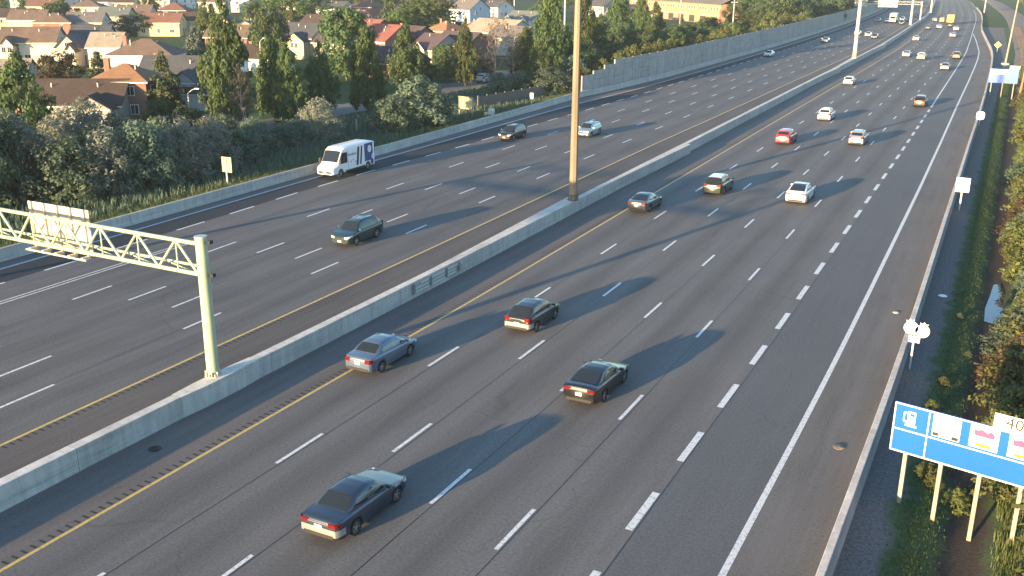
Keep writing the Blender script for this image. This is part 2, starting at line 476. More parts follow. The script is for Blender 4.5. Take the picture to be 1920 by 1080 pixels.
# milled rumble strips on both median shoulders
def rumble(parent, uf, side, y1):
    b = MB(); y = 0
    while y < y1:
        a = W(uf(y)+side*.30, y, .004); b.quad((a[0]-.17,a[1]-.05,a[2]),(a[0]+.17,a[1]-.05,a[2]),(a[0]+.17,a[1]+.05,a[2]),(a[0]-.17,a[1]+.05,a[2]))
        y += .38
    tag(b.build('rumble_strip', m_groove, parent), kind='stuff')
rumble(sh_m, EB_L[0], -1, 230); rumble(sh_w, WB_L[0], 1, 200)

# ------------------------------------------------------------------ concrete barriers
def concrete(name, c, moss=None):
    m, nt, b = _nodes(name)
    geo = nt.nodes.new('ShaderNodeNewGeometry').outputs['Position']
    oi = nt.nodes.new('ShaderNodeObjectInfo')
    mp = nt.nodes.new('ShaderNodeMapping'); mp.inputs['Scale'].default_value = (1.2,1.2,.18); nt.links.new(geo, mp.inputs[0])
    st = _noise(nt, mp.outputs[0], 2.2, 5.0, .65); bl = _noise(nt, geo, .7, 4.0); fi = _noise(nt, geo, 16, 3.0, .7)
    f = _math(nt, 'MULTIPLY', _map(nt, st, .3, .7, .82, 1.12), _map(nt, bl, .3, .7, .9, 1.1))
    f = _math(nt, 'MULTIPLY', f, _map(nt, fi, .25, .75, .9, 1.1))
    f = _math(nt, 'MULTIPLY', f, _map(nt, oi.outputs['Random'], 0, 1, .93, 1.05))
    mp2 = nt.nodes.new('ShaderNodeMapping'); mp2.inputs['Scale'].default_value = (1,.10,3.2); nt.links.new(geo, mp2.inputs[0])
    f = _math(nt, 'MULTIPLY', f, _map(nt, _noise(nt, mp2.outputs[0], 1.3, 4.0, .7), .52, .72, 1.0, .72))
    f = _math(nt, 'MULTIPLY', f, _map(nt, _noise(nt, mp.outputs[0], 6.0, 3.0, .7), .56, .74, 1.0, .78))
    v = nt.nodes.new('ShaderNodeVectorMath'); v.operation = 'SCALE'; v.inputs[0].default_value = c
    nt.links.new(f, v.inputs['Scale'])
    nt.links.new(v.outputs[0], b.inputs['Base Color']); b.inputs['Roughness'].default_value = .88
    b.inputs['Specular IOR Level'].default_value = .2
    bn = nt.nodes.new('ShaderNodeBump'); bn.inputs['Strength'].default_value = .25; bn.inputs['Distance'].default_value = .02
    nt.links.new(fi, bn.inputs['Height']); nt.links.new(bn.outputs[0], b.inputs['Normal'])
    return m
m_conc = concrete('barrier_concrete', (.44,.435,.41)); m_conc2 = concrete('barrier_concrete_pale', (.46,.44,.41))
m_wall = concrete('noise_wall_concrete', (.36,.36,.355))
m_ctop = concrete('barrier_top_sunlit', (.66,.61,.54)); m_ctop2 = concrete('barrier_top_sunlit_pale', (.64,.58,.50))  # barrier tops: low sunlight put into the concrete colour
def sunlit_top(me, m):
    """upper faces get a paler concrete with the sunlight painted in"""
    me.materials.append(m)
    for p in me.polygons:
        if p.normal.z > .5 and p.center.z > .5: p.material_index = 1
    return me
def sections(parent, uf, y0, y1, step, me, name, zs=None):
    y = y0; k = 0
    while y < y1:
        a = W(uf(y), y, 0); b = W(uf(y+step), y+step, 0)
        L = math.hypot(b[0]-a[0], b[1]-a[1])
        o = inst(name, me, parent, a, math.atan2(-(b[0]-a[0]), b[1]-a[1]), scale=(1, L/step, zs(y) if zs else 1))
        y += step
med = thing('median_barrier', 'long tall concrete median barrier between the two carriageways', 'barrier')
prof = [(0,-.05),(-.58,-.05),(-.575,.09),(-.56,.12),(-.555,1.03),(-.535,1.05),(-.045,1.05),(-.025,1.03),(-.02,.12),(-.005,.09)]
b = MB(); b.prism(prof, .014, 5.986); me_med = sunlit_top(b.mesh('barrier_section', m_conc), m_ctop)
sections(med, lambda y: MED_E, -36, 760, 6.0, me_med, 'barrier_section')
def pier(y, l=3.2, w=.17):
    b = MB(); c = (MED_E+MED_W)/2; hw = .29
    pts = [(-hw-.004,-l),( -hw-w,-l*.45),(-hw-w,l*.45),(-hw-.004,l),(hw+.004,l),(hw+w,l*.45),(hw+w,-l*.45),(hw+.004,-l)]
    for z0, z1 in ((-.04, 1.054),):
        n = len(b.v)
        for z in (z0, z1):
            for x, yy in pts: b.v.append(W(c+x, y+yy, z))
        k = len(pts)
        for i in range(k): b.f.append((n+(i+1)%k, n+i, n+k+i, n+k+(i+1)%k)); b.m.append(0)
        b.f.append(tuple(n+k+i for i in reversed(range(k)))); b.m.append(0)
    sunlit_top(b.build('barrier_pier', m_conc, med).data, m_ctop)
for yy in (32.4, 397.0): pier(yy, 2.6, .10)
def wedge(y1, side, L, w):
    """barrier thickens gradually up to a step at y1"""
    b = MB(); f0 = (MED_E - .03) if side > 0 else (MED_W + .03)
    ys = list(np.linspace(y1-L, y1, 8)); n = len(ys)
    prof = lambda k: [(f0 - side*.2, -.04), (f0 + side*(k+.006), -.04), (f0 + side*(k-.012), 1.05), (f0 - side*.2, 1.054)]
    G_ = []
    for i, y in enumerate(ys): G_.append([W(u, y, z) for u, z in prof(.03 + w*i/(n-1))])
    b.grid(G_, flip=side > 0); b.poly(G_[-1] if side < 0 else G_[-1][::-1]); b.poly(G_[0] if side > 0 else G_[0][::-1])
    sunlit_top(b.build('barrier_thickening', m_conc, med).data, m_ctop)
wedge(77.2, -1, 24, .62); wedge(238.2, -1, 26, .62)
for yy in (108, 214, 290): wedge(yy, 1, 20, .42)
bar_r = thing('roadside_barrier', 'low concrete barrier between the right shoulder and the gravel ditch', 'barrier')
prof = [(0,-.3),(.42,-.3),(.40,.05),(.345,.25),(.33,.83),(.31,.85),(.07,.85),(.05,.83),(.03,.2)]
b = MB(); b.prism(prof[::-1], .014, 5.986); me_r = sunlit_top(b.mesh('barrier_section', m_conc2), m_ctop2)
sections(bar_r, EB_BAR, -30, 620, 6.0, me_r, 'barrier_section')
bar_w = thing('outer_barrier', 'concrete barrier along the westbound shoulder below the verge and noise wall', 'barrier')
prof = [(0,-.05),(-.03,.2),(-.08,.35),(-.10,.86),(-.12,.9),(-.38,.9),(-.40,.86),(-.42,-.05)]
b = MB(); b.prism(prof, .014, 5.986); me_w = sunlit_top(b.mesh('barrier_section', m_conc), m_ctop2)
sections(bar_w, WB_BAR, -36, 640, 6.0, me_w, 'barrier_section')

# noise wall: posts and stacked concrete panels
nw = thing('noise_wall', 'tall grey panelled noise wall behind the westbound barrier', 'wall')
b = MB(); n = 5; h = 4.75
for i in range(n):
    z0 = i*h/n; z1 = z0 + h/n - .025
    b.box((-.10 - .008*(i % 2), 2.0, (z0+z1)/2), (.14, 3.66, z1-z0))
b.box((-.10, 2.0, h*.5-.01), (.10, 3.6, h-.03))
me_p = b.mesh('wall_panel', m_wall)
b = MB(); b.box((-.10, 0, h*.5+.01), (.22, .26, h+.03)); me_post = b.mesh('wall_post', m_wall)
NWU = lambda y: WB_BAR(y) - .62
def nwz(y): return 3.25/4.75 if y < 153.5 else 3.75/4.75 if y < 157.5 else 4.35/4.75 if y < 161.5 else 5.0/4.75
sections(nw, NWU, 150, 640, 4.0, me_p, 'wall_panel', nwz)
sections(nw, NWU, 150, 644, 4.0, me_post, 'wall_post', nwz)

# local street, lawns' edge walk and driveway behind the shrubs
m_street = asphalt('asphalt_local_street', (.17,.16,.155), patch=.1)
road('street', -91.2, -84.2, 20, 420, -.035, m_street)
road('sidewalk', -83.0, -81.6, 20, 420, -.03, mat('sidewalk_concrete', (.36,.34,.32), rough=.9, fine=.1))
b = MB()
for (x0,y0,x1,y1) in ((-101,118,-91,122),(-104,150,-91,154),(-106,176,-91,180),(-103,100,-91,104),(-108,205,-91,209)):
    b.quad((x0+S(y0),y0,-.03),(x1+S(y0),y0,-.03),(x1+S(y1),y1,-.03),(x0+S(y1),y1,-.03))
tag(b.build('driveways', m_street), kind='structure')
b = MB(); pud = [(-.25,64.5),(.35,64.2),(.8,66),(.95,68.5),(.8,71.5),(.45,73.5),(.05,73),(-.1,70),(-.3,67.2)]
b.poly([W(u+.25, y, -.70) for u, y in pud])
m_water, nt, bb = _nodes('ditch_water'); bb.inputs['Base Color'].default_value = (.03,.035,.035,1); bb.inputs['Roughness'].default_value = .03
bn = nt.nodes.new('ShaderNodeBump'); bn.inputs['Strength'].default_value = .04
nt.links.new(_noise(nt, nt.nodes.new('ShaderNodeTexCoord').outputs['Object'], 3.0), bn.inputs['Height']); nt.links.new(bn.outputs[0], bb.inputs['Normal'])
tag(b.build('puddle', m_water), kind='structure')
# railway beyond the ditch
m_ballast = mat('rail_ballast', (.17,.145,.125), rough=.95, var=.25, scale=.6, fine=.3)
tr = sheet('rail_bed', [lambda y: -.5, 0.3, 7.7, 9], lambda u, y: .18 if 0 < u < 8 else -.16, 246, 900, m_ballast); tag(tr, kind='structure')
m_rail = mat('rail_steel', (.22,.16,.12), rough=.45, metal=.6)
for uc in (2.1, 5.9):
    for d in (-.72, .72):
        strip('rail', uc+d-.05, uc+d+.05, 246, 900, .36, m_rail, tr)
b = MB(); y = 246
while y < 420:
    for uc in (2.1, 5.9): b.box(W(uc, y, .25), (2.5, .26, .16))
    y += .62
tag(b.build('sleepers', mat('weathered_wood', (.10,.075,.055), rough=.9, var=.3), tr), kind='stuff')
# ------------------------------------------------------------------ sign gantry over the westbound lanes
m_galv = mat('galvanised_green_steel', (.36,.44,.32), rough=.5, var=.12, scale=1.2, metal=.15, fine=.05)
m_galv2 = mat('galvanised_steel', (.50,.48,.43), rough=.5, var=.1, scale=2, metal=.2)
m_alum = mat('weathered_aluminium', (.56,.51,.42), rough=.55, var=.18, scale=1.0, metal=.1, fine=.06)
m_black = mat('black_plastic', (.02,.02,.022), rough=.5)
gx, gy = -33.2, 32.4
gan = thing('sign_gantry', 'pale green steel sign gantry with zigzag truss standing on the median barrier', 'gantry', (gx, gy, 0))
b = MB(); b.tube((0,0,1.06),(0,0,7.95), .30, .27, 20); b.build('post', m_galv, gan, smooth=40)
b = MB(); b.tube((0,0,7.95),(0,0,8.02), .30, .30, 20); b.build('post_cap', m_galv2, gan, smooth=40)
b = MB(); b.tube((0,0,1.055),(0,0,1.10), .42, .42, 12)
for i in range(8):
    t = i*math.pi/4+.2; b.tube((.36*math.cos(t),.36*math.sin(t),1.1),(.36*math.cos(t),.36*math.sin(t),1.22), .03, .03, 6)
    b.box((.33*math.cos(t+.39),.33*math.sin(t+.39),1.2), (.12,.03,.22), rz=t+.39)
b.build('base_plate', m_galv2, gan)
XL = -28.5; ZT, ZB = 7.62, 6.12
for nm, y_, z_, r_ in (('top_chord',0,ZT,.105),('bottom_chord',0,ZB,.105),('rear_bottom_chord',.62,ZB+.16,.075)):
    b = MB(); b.tube((-.2,y_*(.0 if nm!='rear_bottom_chord' else 1),z_),(XL,y_,z_), r_, r_, 10); b.build(nm, m_galv, gan, smooth=40)
n = 11; pitch = (XL+.5)/n
for i in range(n):
    xa = -.35 + i*pitch; xm = xa + pitch/2; xb = xa + pitch
    for p, q in (((xa,0,ZB),(xm,0,ZT)), ((xm,0,ZT),(xb,0,ZB))):
        b = MB(); b.tube(p, q, .065, .065, 8); b.build('diagonal', m_galv, gan, smooth=40)
    b = MB(); b.tube((xm,0,ZT),(xm,0,ZB), .04, .04, 8); b.build('vertical', m_galv, gan, smooth=40)
    b = MB(); b.tube((xa,0,ZB),(xb-.3,.62,ZB+.16), .04, .04, 6); b.build('cross_brace', m_galv, gan, smooth=40)
for z in (7.75, 6.15):
    b = MB(); b.tube((.22,0,z),(.5,0,z+.03), .03,.03,6); b.box((.52,.05,z+.03),(.16,.22,.16)); b.build('sensor', m_black, gan)
# far post of the gantry, out of the frame
b = MB(); b.tube((XL,0,-.05),(XL,0,7.95), .30, .27, 16); b.build('post', m_galv, gan, smooth=40)
sg = thing('overhead_sign', 'large sign panel seen from behind, hung on the gantry truss', 'sign', (gx-10.9, gy+.92, 0))
b = MB()
b.box((0,.05,6.80),(4.6,.05,2.42)); b.build('panel', m_alum, sg)
for i in range(5):
    b = MB(); b.box((-2.0+i*1.0,-.03,6.78),(.07,.09,2.5)); b.build('stiffener', m_alum, sg)
for z in (6.2, 7.3):
    b = MB(); b.box((0,-.10,z),(4.5,.06,.09)); b.build('crossbar', m_alum, sg)
for i in range(5):
    b = MB(); b.box((-2.0+i*1.0,-.22,5.50),(.16,.5,.16)); b.build('lamp_bracket', m_alum, sg)
b = MB(); b.tube((-2.3,-.45,5.47),(2.3,-.45,5.47), .05,.05,8); b.build('light_bar', m_alum, sg)

# ------------------------------------------------------------------ lighting masts in the median
m_mast = mat('brown_weathering_steel', (.225,.178,.125), rough=.65, var=.25, scale=1.0, fine=.06, stretch=(1,1,.15))
m_mast2 = mat('pale_mast_concrete', (.52,.48,.42), rough=.75, var=.12, scale=1.0)
def mast(y, r0, r1, h, m, label, u=None, n=8, z0=1.06):
    t = thing('lighting_mast', label, 'light mast', W(u if u is not None else (MED_E+MED_W)/2, y, 0), tang(y))
    b = MB(); b.tube((0,0,z0),(0,0,h), r0, r1, n, ph=.2); b.build('pole', m, t, smooth=None if n < 10 else 40)
    b = MB(); b.tube((0,0,z0-.004),(0,0,z0+.05), r0+.12, r0+.12, 16)
    for i in range(8):
        a = i*math.pi/4; b.tube(((r0+.07)*math.cos(a),(r0+.07)*math.sin(a),z0+.05),((r0+.07)*math.cos(a),(r0+.07)*math.sin(a),z0+.42), .035,.035,6)
    b.build('base_flange', m_galv2 if m is m_mast2 else mat('dark_weathered_steel', (.12,.10,.085), rough=.7), t)
    b = MB(); b.tube((0,0,z0+.42),(0,0,z0+.5), r0+.10, r0+.10, 16); b.build('collar', mat('dark_weathered_steel', (.12,.10,.085), rough=.7), t)
    b = MB(); b.tube((0,0,h-.3),(0,0,h), .55,.55,16); b.build('lamp_ring', m_galv2, t)
    for i in range(6):
        a = i*math.pi/3; b = MB(); b.box((1.0*math.cos(a),1.0*math.sin(a),h-.2),(.75,.42,.24), rz=a); b.build('lamp', m_galv2, t)
    return t
mast(75.6, .36, .20, 30, m_mast, 'tall brown faceted lighting mast on the median barrier')
mast(236.4, .44, .26, 30, m_mast2, 'pale lighting mast on the median beyond the parked shadow of the brown one', n=14)
mast(397, .44, .26, 30, m_mast2, 'pale lighting mast on the median beside the far sign gantry', n=14, u=-33.4)
mast(520, .44, .26, 30, m_mast2, 'most distant pale lighting mast on the median past the far gantry', n=14, u=-31.9)

# ------------------------------------------------------------------ far overhead gantry
fg = thing('far_sign_gantry', 'distant sign gantry reaching over the westbound lanes from the median', 'gantry', W(-32.6, 440, 0), tang(440))
b = MB(); b.tube((0,0,1.05),(0,0,8.2), .3,.28,14); b.build('post', m_galv2, fg, smooth=40)
for z in (7.9, 6.9):
    b = MB(); b.tube((0,0,z),(-26,0,z), .10,.10,8); b.build('chord', m_galv2, fg)
for i in range(13):
    b = MB(); b.tube((-i*2.0,0,6.9),(-i*2.0-1.0,0,7.9), .05,.05,6); b.tube((-i*2.0-1.0,0,7.9),(-i*2.0-2.0,0,6.9), .05,.05,6); b.build('diagonal', m_galv2, fg)
for x, w, lb in ((-13, 7.5, 'big sign back on the distant gantry'), (-23.5, 5.0, 'smaller sign back at the outer end of the distant gantry')):
    s = thing('overhead_sign', lb, 'sign', W(-32.6+x, 440.7, 0), tang(440))
    b = MB(); b.box((0,0,7.2),(w,.08,3.0)); b.build('panel', m_alum, s)
    for i in range(4): b = MB(); b.box((-w*.4+i*w*.27,-.1,7.2),(.1,.12,3.1)); b.build('stiffener', m_galv2, s)
m_sgreen = mat('green_sign_sheeting', (.05,.30,.17), rough=.4, var=.05)
eg = thing('exit_sign_gantry', 'far overhead gantry with a green sign above the eastbound lanes', 'gantry', W(-8, 560, 0), tang(560))
b = MB(); b.tube((0,0,-.1),(0,0,9), .3,.28,12); b.build('post', m_galv2, eg, smooth=40)
for z in (8.6, 7.6):
    b = MB(); b.tube((0,0,z),(-20,0,z), .1,.1,8); b.build('chord', m_galv2, eg)
es = thing('green_overhead_sign', 'green overhead direction sign on the far eastbound gantry', 'sign', W(-16, 559.4, 0), tang(560))
b = MB(); b.box((0,0,8.2),(7,.08,3.4)); b.build('panel', m_sgreen, es)
b = MB(); b.box((0,-.05,8.2),(6.7,.02,3.1)); b.build('border', mat('white_sign_sheeting', (.78,.78,.76), rough=.4, var=.04), es)
b = MB(); b.box((0,-.07,8.2),(6.4,.02,2.8)); b.build('face', m_sgreen, es)

# ------------------------------------------------------------------ text
def text(s, size, m, parent, loc, rot, name='lettering', shear=0.0, align='CENTER', bold=0.0):
    c = bpy.data.curves.new(name, 'FONT'); c.body = s; c.size = size; c.align_x = align; c.align_y = 'CENTER'
    c.extrude = .002; c.shear = shear; c.offset = bold; c.resolution_u = 3
    t = bpy.data.objects.new(name+'_curve', c); col.objects.link(t)
    bpy.context.view_layer.update()
    me = bpy.data.meshes.new_from_object(t.evaluated_get(bpy.context.evaluated_depsgraph_get()))
    bpy.data.objects.remove(t); bpy.data.curves.remove(c)
    me.materials.clear(); me.materials.append(m)
    o = bpy.data.objects.new(name, me); o.location = loc; o.rotation_euler = rot
    return link(o, parent)

# ------------------------------------------------------------------ blue service sign beside the ditch
m_blue = mat('blue_sign_sheeting', (.006,.105,.60), rough=.35, var=.05, scale=.7)
m_wsign = mat('white_sign_sheeting', (.78,.78,.76), rough=.4, var=.04)
m_post = mat('wooden_sign_post', (.34,.30,.25), rough=.85, var=.2, scale=2, fine=.1, stretch=(1,1,.2))
m_pink = mat('pink_print', (.55,.07,.19), rough=.45, var=.05); m_amber = mat('amber_print', (.62,.28,.01), rough=.45)
m_ink = mat('black_print', (.02,.02,.02), rough=.5)
m_pale = mat('pale_pink_print', (.55,.30,.32), rough=.45)
ang = math.atan(-.2)
bs = thing('service_sign', 'big blue motorist service sign on timber posts with fuel symbol and white logo panels', 'road sign', (-3.0, 37.8, 0), ang)
L_, z0, z1 = 6.6, 2.07, 4.10
b = MB(); b.box((L_/2,.04,(z0+z1)/2),(L_,.05,z1-z0)); b.build('panel', m_blue, bs)
zm = z0 + (z1-z0)*.47
for nm, c, d in (('border',(L_/2,-.0,z1-.03),(L_,.05,.05)),('border',(L_/2,-.0,z0+.03),(L_,.05,.05)),('border',(.025,-.0,(z0+z1)/2),(.05,.046,z1-z0-.11)),('border',(L_-.025,-.0,(z0+z1)/2),(.05,.046,z1-z0-.11)),
                 ('divider',(L_/2,.0,zm),(L_-.11,.044,.045)),('divider',(1.3,.0,(z0+z1)/2),(.045,.042,z1-z0-.11))):
    b = MB(); b.box(c, d); b.build(nm, m_wsign, bs)
for i in range(4):
    b = MB(); b.box((2.85+i*1.27,.012,(z0+z1)/2),(.012,.01,z1-z0-.12)); b.build('panel_seam', mat('sign_seam', (.01,.08,.45)), bs)
for i in range(4):
    x = 1.95 + i*1.33; zc = (zm+z1)/2
    p = MB().box((x,.0,zc),(1.0,.03,.86)).build('logo_panel', m_wsign, bs)
    if i == 0:
        MB().box((x-.36,-.02,zc-.34),(.22,.012,.13)).build('logo_mark', m_ink, p); MB().box((x+.34,-.02,zc-.34),(.24,.012,.13)).build('logo_mark', m_ink, p)
        MB().box((x-.03,-.02,zc-.36),(.34,.012,.05)).build('logo_mark', m_amber, p)
    else:
        pm = MB(); pm.poly([(x-.34,-.02,zc+.05),(x+.34,-.02,zc+.05),(x+.36,-.02,zc+.2),(x+.22,-.02,zc+.33),(x+.08,-.02,zc+.24),(x-.1,-.02,zc+.33),(x-.26,-.02,zc+.26),(x-.38,-.02,zc+.3)]); pm.build('logo_mark', m_pink, p)
        MB().box((x,-.02,zc-.10),(.66,.01,.07)).build('logo_mark', m_pale, p)
        MB().box((x,-.02,zc-.30),(.52,.012,.11)).build('logo_mark', m_amber, p)
# fuel pump symbol
f_ = MB(); zc = (zm+z1)/2; x = .66
f_.box((x,-.0,zc),(.30,.03,.56)); f_.box((x,-.0,zc-.31),(.44,.03,.06)); f_.box((x-.28,-.0,zc+.02),(.05,.03,.36)); f_.box((x-.21,-.0,zc-.17),(.13,.03,.05)); f_.box((x-.22,-.0,zc+.20),(.14,.03,.06))
fp = f_.build('fuel_symbol', m_wsign, bs)
MB().box((x+.02,-.02,zc+.15),(.17,.012,.12)).build('pump_window', m_blue, fp)
tb = MB().box((4.5,.03,z1+.29),(2.0,.05,.56)).build('exit_tab', m_wsign, bs)
text('401', .62, m_ink, tb, (4.36,-.0,z1+.29), (math.pi/2,0,0), 'exit_number')
for xx, yy, zb in ((.60,.16,-.35),(1.93,.16,-.6),(3.32,.16,-.85),(4.75,.16,-.75),(6.1,.16,-.4)):
    b = MB(); b.box((xx,yy,(zb+z1-.1)/2),(.15,.17,z1-.1-zb)); b.build('post', m_post, bs)

# far blue sign
fb = thing('distant_service_sign', 'small far blue and white service sign beside the merge taper', 'road sign', (-7.35, 186, 0), -.05)
b = MB(); b.box((2.2,.04,3.3),(4.4,.05,2.3)); b.build('panel', m_blue, fb)
b = MB(); b.box((1.5,.0,3.95),(2.6,.03,.75)); b.build('logo_strip', m_wsign, fb)
b = MB(); b.box((3.7,.03,4.75),(1.5,.05,.55)); b.build('exit_tab', m_wsign, fb)
for xx in (.5, 2.2, 3.9): b = MB(); b.box((xx,.15,1.6),(.15,.15,4.0)); b.build('post', m_post, fb)
up = thing('timber_utility_pole', 'short leaning brown timber pole beside the distant blue sign', 'pole', W(1.0, 181, -.2))
b = MB(); b.tube((0,0,-.3),(.5,0,7.5), .19,.15,10); b.build('shaft', mat('brown_timber', (.30,.17,.09), rough=.85, var=.2), up, smooth=40)
b = MB(); b.box((.44,0,6.6),(1.1,.09,.11)); b.build('crossarm', mat('brown_timber', (.30,.17,.09)), up)
# road shields on a post
rs = thing('route_marker', 'pair of white crowned route shields above a small tab on one post', 'road sign', (-3.72, 52.4, 0))
b = MB(); b.box((0,.06,.65),(.09,.07,2.5)); b.build('post', mat('pale_steel_post', (.62,.58,.52), rough=.6), rs)
def shield(parent, x, z, a):
    pts = []
    for i in range(28):
        t = 2*math.pi*i/28 - math.pi/2; r = .36
        px, pz = r*math.cos(t), r*math.sin(t)*.98
        pts.append((px, pz))
    pts = [p for p in pts if not (abs(p[0]) < .17 and p[1] > .2)]
    crown = [(.17,.30),(.21,.44),(.10,.39),(0,.50),(-.10,.39),(-.21,.44),(-.17,.30)]
    i0 = max(i for i, p in enumerate(pts) if p[0] > 0 and p[1] > .2) + 1
    pts = pts[:i0] + crown + pts[i0:]
    ca, sa = math.cos(a), math.sin(a)
    pts = [(x+px*ca-pz*sa, z+px*sa+pz*ca) for px, pz in pts]
    b = MB(); n = len(pts)
    b.poly([(p[0],0,p[1]) for p in pts]); b.poly([(p[0],.03,p[1]) for p in reversed(pts)])
    for i in range(n):
        j = (i+1) % n; b.quad((pts[i][0],0,pts[i][1]),(pts[i][0],.03,pts[i][1]),(pts[j][0],.03,pts[j][1]),(pts[j][0],0,pts[j][1]))
    b.build('shield', m_wsign, parent)
shield(rs, -.20, 2.22, .18); shield(rs, .36, 2.12, -.12)
b = MB(); b.box((.02,.0,1.62),(.56,.03,.34)); b.build('tab', m_wsign, rs)
sq = thing('square_sign', 'square white sign on a post between ditch and barrier', 'road sign', (-4.42, 93, 0))
b = MB(); b.box((0,.05,.7),(.13,.09,2.6)); b.build('post', mat('pale_steel_post', (.62,.58,.52)), sq)
b = MB(); b.box((0,-.01,2.2),(1.12,.03,1.26)); pn = b.build('panel', m_wsign, sq)
b = MB(); b.box((.1,-.03,2.42),(.34,.008,.045)); b.build('dark_mark', m_ink, pn)
rd = thing('rounded_sign', 'small rounded white sign on a thin post past the square one', 'road sign', (-6.15, 148, 0))
b = MB(); b.box((0,.05,.45),(.10,.08,1.7)); b.build('post', mat('pale_steel_post', (.62,.58,.52)), rd)
b = MB(); pts = [(.52*abs(math.cos(t))**.6*math.copysign(1,math.cos(t)), 1.35+.55*abs(math.sin(t))**.6*math.copysign(1,math.sin(t))) for t in np.linspace(0, 2*math.pi, 24, endpoint=False)]
b.poly([(p[0],-.03,p[1]) for p in pts]); b.poly([(p[0],.0,p[1]) for p in reversed(pts)]); b.build('panel', m_wsign, rd)
m_ysign = mat('yellow_sign_sheeting', (.78,.60,.10), rough=.45, var=.05)
ds = thing('warning_sign', 'yellow diamond warning sign past the end of the ditch', 'road sign', W(-4.6, 286, 0))
b = MB(); b.box((0,.05,.6),(.12,.09,2.6)); b.build('post', m_post, ds)
b = MB(); b.poly([(0,0,1.2),(.85,0,2.05),(0,0,2.9),(-.85,0,2.05)]); b.poly([(-.85,.03,2.05),(0,.03,2.9),(.85,.03,2.05),(0,.03,1.2)]); b.build('panel', m_ysign, ds)
lp = thing('light_pole', 'slender pale roadside light pole on a round concrete footing near the tracks', 'light pole', W(-2.15, 252, 0))
b = MB(); b.tube((0,0,.3),(.7,0,16), .20,.12,10); b.build('pole', m_post, lp, smooth=40)
b = MB(); b.tube((0,0,-.3),(0,0,.3), 1.0,.85,14); b.build('footing', m_conc2, lp, smooth=40)
b = MB(); b.tube((.7,0,16),(-1.4,0,16.5), .06,.05,8); b.box((-1.6,0,16.5),(.7,.3,.14)); b.build('lamp_arm', m_galv2, lp)

# ------------------------------------------------------------------ left side signs and cabinet
bk = mat('sign_back_aluminium', (.62,.58,.46), rough=.5, var=.08)
s1 = thing('roadside_sign', 'back of a tall yellowish sign on one post above the westbound barrier', 'road sign', (-66.4, 68.8, 0))
b = MB(); b.box((0,.05,1.35),(.12,.10,2.85)); b.build('post', mat('pale_steel_post', (.62,.58,.52)), s1)
b = MB(); b.box((0,.13,2.1),(1.16,.03,1.42)); b.build('panel', mat('yellow_sign_back', (.70,.56,.27), rough=.5), s1)
s2 = thing('board_sign', 'wide yellowish sign back on two dark posts beside the wooden fence', 'road sign', (-70.4, 120.4, 0))
for x in (-1.05, 1.05): b = MB(); b.box((x,.0,1.15),(.14,.14,3.1)); b.build('post', m_post, s2)
b = MB(); b.box((0,.1,1.85),(2.35,.04,1.7)); b.build('panel', mat('yellow_sign_back', (.70,.56,.27)), s2)
b = MB(); b.box((0,.0,2.74),(2.5,.2,.07)); b.build('top_rail', mat('brown_timber', (.30,.17,.09)), s2)
s3 = thing('small_marker_sign', 'small narrow white sign on a thin post before the noise wall', 'road sign', (-66.9, 134, 0))
b = MB(); b.box((0,.03,.9),(.07,.06,1.9)); b.build('post', mat('pale_steel_post', (.62,.58,.52)), s3)
b = MB(); b.box((0,-.02,1.62),(.55,.03,.9)); b.build('panel', m_wsign, s3)
cb = thing('utility_cabinet', 'pale steel roadside utility cabinet in the verge grass', 'cabinet', (-66.9, 121, 0), .1)
b = MB(); b.box((.25,0,.62),(.75,.62,1.24)); body = b.build('body', mat('cabinet_paint', (.62,.62,.56), rough=.5), cb)
b = MB(); b.box((.25,-.325,.64),(.62,.02,1.05)); b.build('door', mat('cabinet_door', (.58,.58,.52), rough=.5), cb)
b = MB(); b.box((-.5,.05,.36),(.55,.5,.72)); b.build('side_box', mat('yellow_cabinet', (.66,.60,.22), rough=.5), cb)
# steel guide rail patch bolted to the median
gr = thing('guide_rail', 'three-beam steel guide rail bolted to the face of the median barrier', 'guard rail', W(MED_E, 49.3, 0), tang(52))
for z in (.38, .60, .82):
    b = MB(); pr = [(.02,z-.07),(.075,z-.05),(.03,z),(.075,z+.05),(.02,z+.07),(.012,z)]
    b.prism(pr, .2 if z < .7 else 1.0, 5.4 if z < .7 else 6.3); b.build('rail_beam', m_galv2, gr)
for y in (.15, 2.2, 4.2, 5.9): b = MB(); b.box((.045,y,.6),(.09,.24,.62)); b.build('bracket', mat('dark_galvanised', (.22,.22,.22), rough=.5, metal=.3), gr)
# wooden fence, fence posts
m_board = mat('grey_fence_boards', (.17,.145,.13), rough=.9, var=.25, scale=3)
fn_ = thing('wooden_fence', 'weathered grey board fence behind the wide sign', 'fence')
p0 = np.array((-72.5,127.5)); p1 = np.array((-70.4,146.0)); N = 8
for i in range(N):
    a = p0+(p1-p0)*i/N; c = p0+(p1-p0)*(i+1)/N; rz = math.atan2(-(c-a)[0], (c-a)[1]); L = np.linalg.norm(c-a)
    b = MB()
    k = 0
    while k*.15 < L-.2: b.box((0,.1+k*.15+.065,.95+.02*math.sin(k*2.1)),(.03,.13,1.75)); k += 1
    b.box((.04,L/2,.5),(.05,L-.1,.09)); b.box((.04,L/2,1.45),(.05,L-.1,.09))
    o = b.build('fence_panel', m_board, fn_); o.location = (a[0],a[1],0); o.rotation_euler = (0,0,rz)
    b = MB(); b.box((0,0,.98),(.13,.13,2.05)); o = b.build('fence_post', m_board, fn_); o.location = (a[0],a[1],0)
